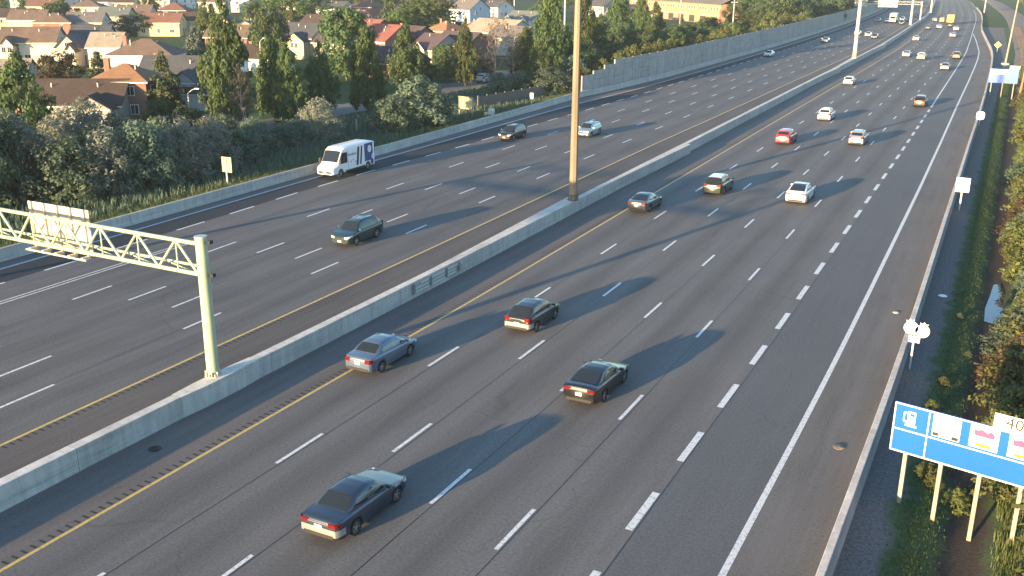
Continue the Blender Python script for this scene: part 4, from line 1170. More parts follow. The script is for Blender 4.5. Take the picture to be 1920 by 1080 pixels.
    bb = MB(); bb.box((0, yf+.004, zf-.20),(.86,.03,.20)); out['grille'] = bb.mesh('grille', m_trim)
    bb = MB(); bb.box((0, yf+.0, .38),(1.15,.03,.13)); out['air_intake'] = bb.mesh('air_intake', m_trim)
    pz = {'sedan':.72,'compact':.74,'coupe':.70,'hatch':.66,'suv':.80,'fastback':.74,'van2':.8}[kind]
    bb = MB(); bb.box((0,-yf-.016,pz),(.32,.02,.16)); out['plate_r'] = bb.mesh('number_plate', m_plate)
    bb = MB(); bb.box((0,yf+.022,.46),(.32,.02,.14)); out['plate_f'] = bb.mesh('number_plate', m_plate)
    bb = MB(); bb.box((0,-yf-.004,.40),(1.3,.03,.14)); out['rear_valance'] = bb.mesh('rear_valance', m_trim)
    bb = MB(); bb.box((0,-yf-.012,tz+.005),(.9,.012,.035)); out['chrome'] = bb.mesh('boot_trim', m_chrome)
    bb = MB()
    for sg in (-1,1): pass
    def mirror(sg):
        q = MB(); t = c0+.075; q.box((sg*(hw*.99+.06), yf-t*L, cb(t)+.15),(.20,.10,.14)); q.box((sg*(hw*.93), yf-t*L, cb(t)+.10),(.12,.05,.05)); return q.mesh('mirror', PAINT['grey'])
    out['mirror'] = [mirror(1), mirror(-1)]
    if kind == 'suv':
        def railm(sg):
            q = MB(); pts = [(sg*(tw(t)-.07), yf-t*L, ct(t)+.05) for t in np.linspace(s['rf']+.04, s['rr']-.03, 7)]
            for p, q2 in zip(pts[:-1], pts[1:]): q.tube(p, q2, .02, .02, 6)
            return q.mesh('roof_rail', m_trim)
        out['rail'] = [railm(1), railm(-1)]
    def rear_band(z0_, z1_):
        q = MB(); y1 = -yf
        xs = [half(L-.45)+.006, half(L-.2)+.008, half(L-.06)+.012, half(L)+.010, .5, 0]; ys = [y1+.45, y1+.2, y1+.06, y1-.010, y1-.013, y1-.013]
        xs = xs + [-x for x in reversed(xs[:-1])]; ys = ys + list(reversed(ys[:-1]))
        q.grid([[(x, y, z) for x, y in zip(xs, ys)] for z in (z0_, (z0_+z1_)/2, z1_)], flip=True); return q.mesh('rear_bumper', PAINT['silver'], 50)
    out['bumper'] = rear_band(.42, .70)
    # wheels
    q = MB(); n = 20; prof = [(.10,r*.66),(.112,r*.72),(.112,r*.93),(.09,r),(-.09,r),(-.112,r*.93),(-.112,r*.66)]
    for a, rr_ in prof:
        q.v += [(a, rr_*math.cos(2*math.pi*i/n), rr_*math.sin(2*math.pi*i/n)) for i in range(n)]
    for i in range(len(prof)-1):
        for j in range(n): k = (j+1) % n; q.f.append((i*n+j,(i+1)*n+j,(i+1)*n+k,i*n+k)); q.m.append(0)
    out['tyre'] = q.mesh('tyre', m_tyre, 40)
    q = MB(); q.tube((-.07,0,0),(.06,0,0), r*.66, r*.66, n, m=1)
    for i in range(5):
        a = 2*math.pi*i/5; ca, sa = math.cos(a), math.sin(a)
        w_ = r*.13
        q.poly([(.095,-w_*-sa,-w_*ca),(.085,r*.63*ca-w_*.7*-sa,r*.63*sa-w_*.7*ca),(.085,r*.63*ca+w_*.7*-sa,r*.63*sa+w_*.7*ca),(.095,w_*-sa,w_*ca)], 0)
    q.tube((.06,0,0),(.104,0,0), r*.2, r*.17, 10, m=0)
    for a0, a1, r0, r1 in ((.098,.098,r*.60,r*.68),):
        nn = len(q.v)
        q.v += [(a0, r0*math.cos(2*math.pi*i/n), r0*math.sin(2*math.pi*i/n)) for i in range(n)] + [(a1, r1*math.cos(2*math.pi*i/n), r1*math.sin(2*math.pi*i/n)) for i in range(n)]
        for j in range(n): k = (j+1) % n; q.f.append((nn+j, nn+n+j, nn+n+k, nn+k)); q.m.append(0)
    out['rim'] = q.mesh('rim', [m_rim, m_trim])
    out['xw'] = xw
    CACHE[kind] = out
    return out
def car(kind, colour, X, Y, d, label, group=None, roof=None, bumper=None):
    M = car_meshes(kind); s = SPEC[kind]; p = PAINT[colour]
    cx = X - s['W']/2 + .04
    cy = Y + s['wb']/2
    off = (s['L']/2 - s['fo'] - s['wb']/2)             # wheelbase centre ahead of the body centre
    cy = cy - off if d > 0 else cy + off
    t = thing('car', label, {'suv':'SUV','van2':'van'}.get(kind, 'car'), (cx, cy, .005), tang(cy) + (0 if d > 0 else math.pi), group)
    body = inst('body', M['body'], t, mat=p)
    inst('cabin', M['cabin'], t, mat=p)
    for nm, k in (('windshield','windshield'),('rear_window','rear_window')): inst(nm, M[k], t)
    for k in ('win_r','win_l'):
        for me in M[k]: inst('side_window', me, t)
    if roof: inst('roof', M['roof'], t, mat=PAINT[roof])
    for me in M['tail']: inst('tail_lamp', me, t)
    for me in M['head']: inst('head_lamp', me, t)
    for k in ('grille','air_intake','rear_valance'): inst(k, M[k], body)
    if kind != 'fastback': inst('boot_trim', M['chrome'], body)
    if bumper: inst('rear_bumper', M['bumper'], t, mat=PAINT[bumper])
    inst('number_plate', M['plate_r'], t)
    if d < 0: inst('number_plate', M['plate_f'], t)
    for me in M['mirror']: inst('mirror', me, t, mat=p)
    if kind == 'suv' and colour not in ('red','green'):
        for me in M['rail']: inst('roof_rail', me, t)
    for x in M['xw']:
        for sg in (1,-1):
            w = inst('wheel', M['tyre'], t, (sg*(s['W']/2-.125), s['L']/2-x, s['r']), 0 if sg > 0 else math.pi)
            inst('rim', M['rim'], w)
    return t
for kind, colr, X, Y, d, lb in CARS:
    car(kind, colr, X, Y, d, lb, roof='white' if colr == 'green' else None, bumper='silver' if lb.startswith('dark hatchback') else 'silver' if lb.startswith('dark blue-grey sedan astride') else None)  # the sedan's silver bumper stands in for sun on dark paint

# ------------------------------------------------------------------ electric step van, westbound
m_vw = mat('van_white_paint', (.76,.76,.76), rough=.35, var=.02, coat=.4)
m_vb = mat('van_blue_vinyl', (.030,.055,.20), rough=.4, var=.03, coat=.3)
m_vn = mat('van_navy_vinyl', (.02,.025,.06), rough=.4)
m_vg = mat('van_lilac_vinyl', (.55,.58,.75), rough=.4)
vL, vW, vH = 7.2, 2.15, 2.85; vwb = 4.69; vr = .40; vfo = 1.25
vx = -59.71 - vW/2 + .05; vfront = 77.56
van = thing('delivery_van', 'white delivery step van with blue rear end and navy stripes beside the outer barrier', 'van', (vx, vfront - vfo, .005), tang(78)+math.pi)
# local: nose at y=0, rear at y=-7.2 (after the half turn the nose points at the camera)
xw = [vfo, vfo+vwb]
def vz0(x):
    z = .42
    for w in xw:
        d_ = abs(x-w)
        if d_ < vr+.07: z = max(z, vr+math.sqrt((vr+.07)**2-d_*d_))
    return z
def vtop(x): return ip(x, [(0,1.02),(.12,1.18),(.55,1.32),(.80,1.42),(1.55,2.62),(1.95,2.80),(2.6,2.85),(6.9,2.85),(7.15,2.80),(7.2,2.74)])
def vhalf(x): return vW/2*ip(x, [(0,.80),(.10,.90),(.4,.97),(1.0,1.0),(7.0,1.0),(7.2,.97)])
def vtopw(x): return ip(x, [(0,.92),(.8,.90),(1.55,.88),(2.2,.95),(7.2,.95)])
stn = sorted(set(np.linspace(0, vL, 37)) | {.03,.1,.2,.8,1.55,1.95} | {w+d_ for w in xw for d_ in (-.47,-.465,-.4,-.28,-.14,0,.14,.28,.4,.465,.47)})
P = []
for x in stn:
    zb, zt, w = vz0(x), vtop(x), vhalf(x); wt = w*vtopw(x)
    zs = max(min(1.30, zt-.15), zb+.05)
    sec = [(0,zb),(w*.93,zb),(w,zb+.03),(w,zs),(wt+ (w-wt)*.25,zt-.12),(wt,zt-.05),(wt*.93,zt),(0,zt+.02)]
    P.append([(a,-x,z) for a, z in sec] + [(-a,-x,z) for a, z in reversed(sec[1:-1])])
b = MB(); n = len(P[0])
for row in P: b.v += row
for i in range(len(P)-1):
    for j in range(n): k = (j+1) % n; b.f.append((i*n+j,(i+1)*n+j,(i+1)*n+k,i*n+k)); b.m.append(0)
b.f.append(tuple(range(n))); b.m.append(0); b.f.append(tuple((len(P)-1)*n+i for i in reversed(range(n)))); b.m.append(0)
vb = b.build('body', m_vw, van, smooth=35)
def vside(x, z, sg, o=.008):
    zt, w = vtop(x), vhalf(x); wt = w*vtopw(x)
    return (sg*(float(np.interp(z, [1.30, zt-.12], [w, wt+(w-wt)*.25])) + o), -x, z)
def vpatch(name, m, sg, xs, zlo, zhi, parent=van, o=.008):
    bot = [vside(x, zlo(x) if callable(zlo) else zlo, sg, o) for x in xs]; top = [vside(x, zhi(x) if callable(zhi) else zhi, sg, o) for x in xs]
    midz = [vside(x, max(1.30, .5*(p[2]+q[2])) if p[2] < 1.3 < q[2] else .5*(p[2]+q[2]), sg, o) for x, p, q in zip(xs, bot, top)]
    bb = MB(); bb.grid([bot, midz, top], flip=sg > 0); return bb.build(name, m, parent, smooth=50)
for sg in (-1, 1):
    vpatch('side_window', m_glass, sg, np.linspace(1.12, 2.35, 7), lambda x: 1.34 + .0*x, lambda x: min(2.38, vtop(x)-.22))
    vpatch('lower_skirt', m_trim, sg, np.linspace(2.0, 5.4, 5), .425, .60)
    vpatch('blue_wrap', m_vb, sg, np.linspace(5.35, 7.19, 5), .95, lambda x: vtop(x)-.125)
    vpatch('blue_wrap', m_vb, sg, np.linspace(6.42, 7.19, 3), .50, .948)
    for x0, w_, mm, nm in ((4.05,.36,m_vn,'stripe'),(4.56,.26,m_vn,'stripe')):
        bb = MB(); bb.quad(vside(x0+.25,1.31,sg),vside(x0+.25-w_,1.31,sg),vside(x0+.25-w_+.24,2.62,sg),vside(x0+.25+.24,2.62,sg)).quad(vside(x0+.16,.8,sg),vside(x0+.16-w_,.8,sg),vside(x0+.25-w_,1.305,sg),vside(x0+.25,1.305,sg)); 
        if sg < 0: bb.f = [f[::-1] for f in bb.f]
        bb.build(nm, mm, van)
    for x0, z_, r_ in ((6.25,2.12,.32),(6.75,1.30,.22)):
        pts = [vside(x0+r_*math.cos(t), z_+r_*1.15*math.sin(t), sg, .016) for t in np.linspace(0, 2*math.pi, 20, endpoint=False)]
        bb = MB(); bb.poly(pts if sg < 0 else pts[::-1]); rd_ = bb.build('round_emblem', m_vw, van)
        pts = [vside(x0+r_*.6*math.cos(t), z_+r_*.7*math.sin(t), sg, .022) for t in np.linspace(0, 2*math.pi, 16, endpoint=False)]
        bb = MB(); bb.poly(pts if sg < 0 else pts[::-1]); bb.build('emblem_core', m_vg, rd_)
    for x0, z_ in ((2.9,1.25),(3.3,1.38),(3.7,1.15),(4.0,1.32)):
        bb = MB(); bb.quad(vside(x0,z_,sg),vside(x0+.14,z_,sg),vside(x0+.10,z_+.16,sg),vside(x0+.02,z_+.16,sg)); bb.build('small_icon', m_vb, van)
    vpatch('door_seam', m_trim, sg, np.linspace(2.44, 2.47, 2), .62, 2.45)
    bb = MB(); bb.box((sg*(vW/2+.16),-.95,1.62),(.20,.16,.42)); bb.box((sg*(vW/2+.04),-.95,1.45),(.14,.05,.05)); bb.build('mirror', m_trim, van)
    bb = MB(); bb.box((sg*(vhalf(.05)-.22),.01,.86),(.36,.05,.13)); bb.build('head_lamp', m_head, van)
    bb = MB(); bb.box((sg*.96,-7.205,1.2),(.12,.03,.45)); bb.build('tail_lamp', m_tail, van)
text('Purolator', .40, m_vb, van, vside(3.15, 2.05, -1, .02), (math.pi/2, 0, -math.pi/2), 'side_lettering', shear=.25)
text('Purolator', .40, m_vb, van, vside(3.15, 2.05, 1, .02), (math.pi/2, 0, math.pi/2), 'side_lettering', shear=.25)
G_ = []
for x in np.linspace(.86, 1.50, 6):
    z = vtop(x); w = vhalf(x)*vtopw(x)*.95
    G_.append([(q*w, -x+.016, z + (.02 if abs(q) < .9 else -.01) + .012) for q in (-1,-.5,0,.5,1)])
b = MB(); b.grid(G_, flip=False); b.build('windshield', m_glass, van, smooth=60)
b = MB(); b.box((0,-7.205,1.75),(2.0,.02,1.7)); b.build('rear_wrap', m_vb, van)
b = MB(); b.box((0,.0,.62),(1.5,.06,.22)); b.build('bumper', m_trim, van)
b = MB(); b.box((0,.035,.60),(.34,.02,.16)); b.build('number_plate', m_plate, van)
Mw = car_meshes('suv')
for x in xw:
    for sg in (1,-1):
        w = inst('wheel', Mw['tyre'], van, (sg*(vW/2-.14), -x, vr), 0 if sg > 0 else math.pi, scale=(1.15, vr/.36, vr/.36)); inst('rim', Mw['rim'], w)

# ------------------------------------------------------------------ trucks in the distance
def truck(loc, rz, label, cabm, boxm, L=9.0):
    t = thing('box_truck', label, 'truck', loc, rz)
    b = MB(); b.box((0,-L/2+.2,2.35),(2.5,L,2.7)); b.build('cargo_box', boxm, t)
    b = MB(); prof = [(.3,.75),(2.35,.75),(2.35,1.5),(1.7,1.75),(1.25,2.75),(.3,2.85)]
    b.prism([(a, z) for a, z in prof], -1.15, 1.15, axis='x'); b.build('cab', cabm, t)
    b = MB(); b.poly([(-1.0,1.70,1.80),(1.0,1.70,1.80),(.95,1.29,2.68),(-.95,1.29,2.68)]); o = b.build('windshield', m_glass, t); o.location = (0,.03,.01)
    b = MB(); b.box((0,-L/2+1.2,.85),(1.0,L+1.5,.25)); b.build('chassis', m_trim, t)
    for y in (1.5,-L+2.2,-L+1.1):
        for sg in (1,-1):
            w = inst('wheel', Mw['tyre'], t, (sg*1.05,y,.5), 0 if sg > 0 else math.pi, scale=(1.6,.5/.36,.5/.36)); inst('rim', Mw['rim'], w)
    for sg in (-1,1): b = MB(); b.box((sg*1.0,-L+.19,1.05),(.3,.03,.16)); b.build('tail_lamp', m_tail, t)
    return t
m_ybox = mat('yellow_truck_box', (.68,.45,.08), rough=.45)
truck(W(-21.0, 436, 0), tang(436), 'distant yellow box truck heading away on the eastbound lanes', PAINT['yellow'], m_ybox)
truck(W(-42.0, 428, 0), tang(428)+math.pi, 'distant white box truck heading towards the camera on the westbound lanes', PAINT['white'], m_vw)
# ------------------------------------------------------------------ houses
def wallm(name, c, siding=True):
    m, nt, b = _nodes('wall_'+name)
    tc = nt.nodes.new('ShaderNodeTexCoord').outputs['Object']
    sp = nt.nodes.new('ShaderNodeSeparateXYZ'); nt.links.new(tc, sp.inputs[0])
    n1 = _noise(nt, tc, .8, 4.0); n2 = _noise(nt, tc, 7.0, 3.0)
    f = _math(nt, 'MULTIPLY', _map(nt, n1, .3, .7, .92, 1.06), _map(nt, n2, .3, .7, .9, 1.1))
    saw = _math(nt, 'FRACT', _math(nt, 'MULTIPLY', sp.outputs[2], 5.0 if siding else 9.0))
    f = _math(nt, 'MULTIPLY', f, _map(nt, saw, 0, .18, .80, 1.0))
    v = nt.nodes.new('ShaderNodeVectorMath'); v.operation = 'SCALE'; v.inputs[0].default_value = c; nt.links.new(f, v.inputs['Scale'])
    nt.links.new(v.outputs[0], b.inputs['Base Color']); b.inputs['Roughness'].default_value = .85; b.inputs['Specular IOR Level'].default_value = .2
    return m
def roofm(name, c):
    m, nt, b = _nodes('roof_'+name)
    tc = nt.nodes.new('ShaderNodeTexCoord').outputs['Object']
    sp = nt.nodes.new('ShaderNodeSeparateXYZ'); nt.links.new(tc, sp.inputs[0])
    n1 = _noise(nt, tc, .6, 4.0); n2 = _noise(nt, tc, 3.5, 4.0, .7)
    f = _math(nt, 'MULTIPLY', _map(nt, n1, .3, .7, .85, 1.12), _map(nt, n2, .25, .75, .75, 1.25))
    saw = _math(nt, 'FRACT', _math(nt, 'MULTIPLY', sp.outputs[2], 6.0))
    f = _math(nt, 'MULTIPLY', f, _map(nt, saw, 0, .25, .78, 1.0))
    v = nt.nodes.new('ShaderNodeVectorMath'); v.operation = 'SCALE'; v.inputs[0].default_value = c; nt.links.new(f, v.inputs['Scale'])
    nt.links.new(v.outputs[0], b.inputs['Base Color']); b.inputs['Roughness'].default_value = .92; b.inputs['Specular IOR Level'].default_value = .15
    return m
WALL = {k: wallm(k, c, k != 'brick') for k, c in dict(greystucco=(.32,.33,.31), brick=(.27,.145,.115), teal=(.30,.34,.34), bluegrey=(.27,.32,.35), cream=(.62,.57,.46), beige=(.52,.47,.38),
    white=(.72,.70,.66), yellow=(.60,.50,.30), pink=(.60,.47,.42), paleteal=(.52,.57,.56), paleblue=(.50,.58,.64)).items()}
ROOF = {k: roofm(k, c) for k, c in dict(darkbrown=(.075,.058,.052), orange=(.30,.17,.10), slate=(.085,.09,.10), tan=(.34,.29,.23), redbrown=(.20,.105,.08), brownroof=(.17,.125,.10),
    greenroof=(.15,.17,.16), pinkroof=(.30,.14,.14), redroof=(.24,.10,.085), purpleroof=(.095,.075,.085), orangered=(.32,.13,.08), greyroof=(.16,.15,.145)).items()}
m_trimw = mat('white_house_trim', (.72,.71,.68), rough=.6, var=.05)
m_wglass = mat('house_window_glass', (.03,.035,.04), rough=.08, var=.0, spec=.7)
m_door = mat('house_door', (.12,.06,.05), rough=.6)
m_pipe = mat('roof_vent_pipe', (.60,.57,.52), rough=.6)
me_win = MB().box((0,0,0),(1.1,.10,1.3)).mesh('window_frame', m_trimw)
q = MB(); q.box((0,-.055,0),(.42,.02,1.1)); q.v = [(x-.25,y,z) for x,y,z in q.v]; q.box((.25,-.055,0),(.42,.02,1.1)); me_pane = q.mesh('window_pane', m_wglass)
def gable_roof(b, W_, D_, z, rh, ov=.4, axis='x', cx=0, cy=0, th=.14):
    """two slabs with real thickness; ridge along local axis"""
    a = (W_ if axis == 'x' else D_)/2 + ov; h = (D_ if axis == 'x' else W_)/2
    e = h + ov; ze = z - rh*ov/h
    for s in (-1, 1):
        P = [(-a,s*e,ze),(a,s*e,ze),(a,0,z+rh),(-a,0,z+rh)]
        if axis == 'y': P = [(y,x,zz) for x,y,zz in P]
        P = [(x+cx,y+cy,zz) for x,y,zz in P]
        T = [(x,y,zz+th) for x,y,zz in P]
        n = len(b.v); b.v += P+T
        for f in ((0,1,2,3),(7,6,5,4),(0,4,5,1),(1,5,6,2),(2,6,7,3),(3,7,4,0)): b.f.append(tuple(n+i for i in f)); b.m.append(0)
def hip_roof(b, W_, D_, z, rh, ov=.4, th=.12):
    a, e = W_/2+ov, D_/2+ov; r = max(.3, (W_-D_)/2) if W_ >= D_ else .3
    ze = z - .15
    base = [(-a,-e,ze),(a,-e,ze),(a,e,ze),(-a,e,ze)]; top = [(x,y,zz+th) for x,y,zz in base]
    R1, R2 = (-r,0,z+rh), (r,0,z+rh)
    n = len(b.v); b.v += base+top+[R1,R2]
    for f in ((3,2,1,0),(0,1,5,4),(1,2,6,5),(2,3,7,6),(3,0,4,7),(4,5,9,8),(5,6,9),(6,7,8,9),(7,4,8)): b.f.append(tuple(n+i for i in f)); b.m.append(0)
def gable_wall(b, W_, D_, h, rh, axis, cx=0, cy=0, z0=-.3):
    x, y = W_/2, D_/2
    if axis == 'x': prof = [(-y+cy,z0),(y+cy,z0),(y+cy,h),(cy,h+rh-.02),(-y+cy,h)]; b.prism([(a,z) for a,z in prof], cx-x, cx+x, axis='x')
    elif axis == 'y': prof = [(-x+cx,z0),(x+cx,z0),(x+cx,h),(cx,h+rh-.02),(-x+cx,h)]; b.prism(prof, cy-y, cy+y, axis='y')
    else: b.box((cx,cy,(h+z0)/2),(W_,D_,h-z0))
def window(t, x, y, z, rz, sx=1.0, sz=1.0):
    w = inst('window', me_win, t, (x,y,z), rz, scale=(sx,1,sz)); inst('pane', me_pane, w)
def house(X, Y, W_, D_, h, rh, rot, typ, wc, rc, opt, label, i):
    t = thing('house', label, 'house', (X, Y, 0), R(rot))
    rnd = random.Random(i*7+3)
    axis = {'gable':'x','gable_front':'y','hip':'box'}[typ]
    b = MB(); gable_wall(b, W_, D_, h, rh, axis); b.build('wall', WALL[wc], t)
    b = MB()
    if typ == 'hip': hip_roof(b, W_, D_, h, rh)
    else: gable_roof(b, W_, D_, h, rh, axis=axis)
    rf = b.build('roof', ROOF[rc], t)
    # eaves trim along the front
    b = MB(); b.box((0,-D_/2-.42,h-.16 - (rh*.4/(D_/2) if axis=='x' else 0)+.02),(W_+.78,.06,.16)) if axis != 'y' else b.box((0,-D_/2-.41,h),(.2,.03,.2)); b.build('eaves_trim', m_trimw, t)
    # windows, front (local -y) and the right end (local +x)
    n = max(1, int(W_/3.4)); blank = label.startswith('cream house with broad') or 'wide white-walled' in label
    rowsz = [1.5] + ([h-1.25] if h > 4.2 else [])
    for zi, z in enumerate(rowsz):
        for k in range(n):
            if blank and zi == 1: continue
            if rnd.random() < .18: continue
            window(t, -W_/2 + W_*(k+.5)/n + rnd.uniform(-.25,.25), -D_/2-.03, z, 0, rnd.choice((.8,1,1.25)), rnd.choice((.9,1,1.05)))
        for k in range(2):
            if rnd.random() < .4: continue
            window(t, W_/2+.03, -D_/4 + k*D_/2 + rnd.uniform(-.4,.4), z, math.pi/2, rnd.choice((.7,.9)), .95)
    if typ == 'gable_front': window(t, 0, -D_/2-.03, h+rh*.18, 0, .7, .75)
    if h > 3.5 and 'gable' in typ and axis == 'x' and rnd.random() < .6: window(t, W_/2+.03, 0, h+.2, math.pi/2, .6, .8)
    dr = MB().box((W_/2+.02, D_*.02, 1.0),(.06,.95,2.05)).build('door', m_door, t)
    MB().box((W_/2+.06, D_*.02+.35, 1.0),(.05,.06,.06)).build('handle', m_pipe, dr)
    # roof pipes, box vents and chimney
    for k in range(rnd.choice((1,2,2))):
        y = -D_*rnd.uniform(.10,.22); x = W_*rnd.uniform(-.32,.32); zz = h + rh*(1-abs(y)/(D_/2)) if axis != 'y' else h+rh*(1-abs(x)/(W_/2))
        MB().tube((x,y,zz-.5),(x,y,zz+.65), .09,.09,8).build('vent_pipe', m_pipe, rf)
    y = D_*.08; MB().box((W_*.2,-y,h+rh*(.80 if axis!='y' else .55)+.12),(.45,.45,.32)).build('roof_vent', m_trim, rf)
    if rnd.random() < .35 and typ != 'gable_front':
        b = MB(); b.box((-W_*.36, D_*.12, h+rh*.75),(.7,.7,1.9)); b.box((-W_*.36, D_*.12, h+rh*.75+1.0),(.84,.84,.12)); b.build('chimney', WALL['brick'], rf)
    if opt == 'wing':
        wx = W_*.27; ww = W_*.40; wd = 2.6; hh = h*.86
        b = MB(); gable_wall(b, ww, wd, hh, rh*.62, 'y', wx, -D_/2-wd/2+.02); b.build('bay_wall', WALL[wc], t)
        b = MB(); gable_roof(b, ww, wd+.8, hh, rh*.62, .3, 'y', wx, -D_/2-wd/2+.3); b.build('bay_roof', ROOF[rc], t)
        for d in (-.55,.55): window(t, wx+d, -D_/2-wd+.0-.03, hh-1.0, 0, .75, 1)
        MB().box((wx,-D_/2-wd-.30,hh-.05),(ww+.3,.05,.12)).build('bay_trim', m_trimw, t)
    if opt == 'twin':
        for wx in (-W_*.25, W_*.27):
            ww = W_*.26; wd = 1.2; hh = h*.95
            b = MB(); gable_wall(b, ww, wd, hh, rh*.5, 'y', wx, -D_/2-wd/2+.02); b.build('bay_wall', WALL[wc], t)
            b = MB(); gable_roof(b, ww, wd+1.2, hh, rh*.5, .25, 'y', wx, -D_/2-wd/2+.5); b.build('bay_roof', ROOF[rc], t)
            for s in (-1,1):
                b = MB(); b.tube((wx+s*(ww/2+.25),-D_/2-wd-.37,hh-.05),(wx,-D_/2-wd-.37,hh+rh*.5+.12), .08,.08,4); b.build('gable_trim', m_trimw, t)
            window(t, wx, -D_/2-wd-.03, hh-1.1, 0, .9, 1.1)
    if opt == 'garage':
        MB().box((0,-D_/2-.03,1.1),(W_*.55,.08,2.2)).build('garage_door', m_trimw, t)
        for s in (-1,1):
            b = MB(); b.tube((W_/2+.43, s*(D_/2+.4), h-.25),(W_/2+.43, 0, h+rh+.05), .09,.09,4); b.build('gable_trim', m_trimw, t)
    return t
for i, hrow in enumerate(HOUSES): house(*hrow, i)

# long townhouse block
A = np.array((-167.5,433.0)); B = np.array((-109.6,378.0)); L = np.linalg.norm(B-A); rz = math.atan2((B-A)[1], (B-A)[0])
tb = thing('townhouse_block', 'long sunlit orange-red brick townhouse block with carports', 'building', (A[0],A[1],0), rz)
m_tb = wallm('townhouse_brick', (.50,.26,.16), False); m_tbl = wallm('townhouse_band', (.62,.50,.33), False)
b = MB(); b.box((L/2,5,3.6),(L,10,7.4)); b.build('wall', m_tb, tb)
b = MB(); gable_roof(b, L, 10, 7.3, 2.2, .5, 'x', L/2, 5); b.build('roof', ROOF['greyroof'], tb)
NB = 9
for i in range(NB):
    x = (i+.5)*L/NB
    b = MB(); b.box((x-2.9,-.35,1.6),(.5,.6,3.2)); b.build('pillar', m_tbl, tb)
    b = MB(); b.box((x,-.03,1.3),(4.2,.12,2.5)); b.build('carport', mat('carport_dark', (.05,.045,.045), rough=.8), tb)
    b = MB(); b.box((x,-.12,3.15),(L/NB-.5,.22,.35)); b.build('band', m_tbl, tb)
    for dx in (-2.2, 0, 2.2):
        w = inst('window', me_win, tb, (x+dx,-.03,5.5), 0, scale=(1.1,1,1.15)); inst('pane', me_pane, w)
    b = MB(); b.box((x-4.1,-.10,4.6),(.35,.18,5.2)); b.build('pilaster', m_tb, tb)
for x, y, h, a, lb in LAMPS: street_lamp(x, y, h, a, lb)
for k, (x, y, h, r_, lb) in enumerate(POLES): utility_pole(x, y, h, r_, lb, m_post if k in (1,) else mat('pale_pole', (.50,.49,.47), rough=.8))
# parked cars in the side streets
def parked(kind, colr, x, y, rz, lb):
    t = car(kind, colr, 0, 0, 1, lb); t.location = (x, y, -.03); t.rotation_euler = (0,0,rz)
parked('suv','silver',-88.6,104.0,.25,'pale parked SUV on the local street behind the poplars')
parked('sedan','white',-97.0,120.0,1.5,'white parked sedan in a driveway off the local street')
parked('sedan','navy',-100.0,152.0,1.5,'navy parked sedan in the driveway beside the low brick house')
parked('suv','palegrey',-89.5,160.0,.1,'light parked SUV on the local street near the bare trees')
for k, s_ in enumerate((14, 30, 52)):
    p = A + (B-A)/L*s_ ; nrm = np.array(((B-A)[1], -(B-A)[0]))/L
    parked(('sedan','suv','sedan')[k], ('charcoal','white','grey')[k], p[0]+nrm[0]*4, p[1]+nrm[1]*4, rz, ('dark sedan parked at the townhouse carports','white SUV parked at the townhouse carports','grey sedan parked at the townhouse carports')[k])
# ------------------------------------------------------------------ vegetation
M_LEAF = {
 'poplar': foliage('leaf_poplar', (.036,.074,.030), (.120,.168,.062)),
 'round': foliage('leaf_round', (.042,.082,.040), (.118,.165,.070)),
 'maple': foliage('leaf_maple', (.046,.088,.026), (.130,.182,.056)),
 'spruce': foliage('leaf_spruce', (.030,.058,.032), (.095,.125,.062), .1),
 'bluespruce': foliage('leaf_blue_spruce', (.035,.058,.050), (.12,.15,.115), .1),
 'silver': foliage('leaf_silver', (.110,.148,.128), (.290,.300,.235)),
 'shrub': foliage('leaf_shrub', (.064,.116,.088), (.155,.205,.138)),
 'brown': foliage('leaf_brown', (.055,.056,.028), (.125,.115,.055)),
 'bare': foliage('leaf_bare', (.085,.065,.050), (.175,.135,.10)),
 'gold': foliage('leaf_gold', (.062,.094,.034), (.190,.210,.075)),
 'rust': foliage('leaf_rust', (.075,.062,.032), (.185,.14,.07)),
 'weed': foliage('leaf_weed', (.042,.080,.030), (.120,.160,.064)),
}
m_bark = mat('tree_bark', (.10,.075,.055), rough=.95, var=.3, scale=3)
m_barkp = mat('pale_bark', (.27,.22,.18), rough=.9, var=.3, scale=3)
def leaf_mesh(name, C, N_, size, tone, m, aspect=.75):
    """C centres, N_ normals, one four-sided leaf clump each"""
    n = len(C)
    nr = N_ / np.maximum(1e-6, np.linalg.norm(N_, axis=1))[:, None]
    a = RNG.normal(size=(n,3)); e1 = np.cross(nr, a); e1 /= np.maximum(1e-6, np.linalg.norm(e1, axis=1))[:, None]
    e2 = np.cross(nr, e1)
    s = (size*RNG.uniform(.65,1.35,n))[:, None]
    V = np.empty((n,4,3), np.float32)
    V[:,0] = C - e1*s; V[:,1] = C + e2*s*aspect*.6 + nr*s*.15; V[:,2] = C + e1*s; V[:,3] = C - e2*s*aspect*.6 + nr*s*.15
    me = bpy.data.meshes.new(name)
    me.vertices.add(n*4); me.vertices.foreach_set('co', V.reshape(-1))
    me.loops.add(n*4); me.loops.foreach_set('vertex_index', np.arange(n*4, dtype=np.int32))
    me.polygons.add(n); me.polygons.foreach_set('loop_start', np.arange(0, n*4, 4, dtype=np.int32)); me.polygons.foreach_set('loop_total', np.full(n, 4, np.int32))
    at = me.attributes.new('tone', 'FLOAT', 'FACE'); at.data.foreach_set('value', np.clip(tone, 0, 1).astype(np.float32))
    me.materials.append(m); me.update(); me.validate()
    return me
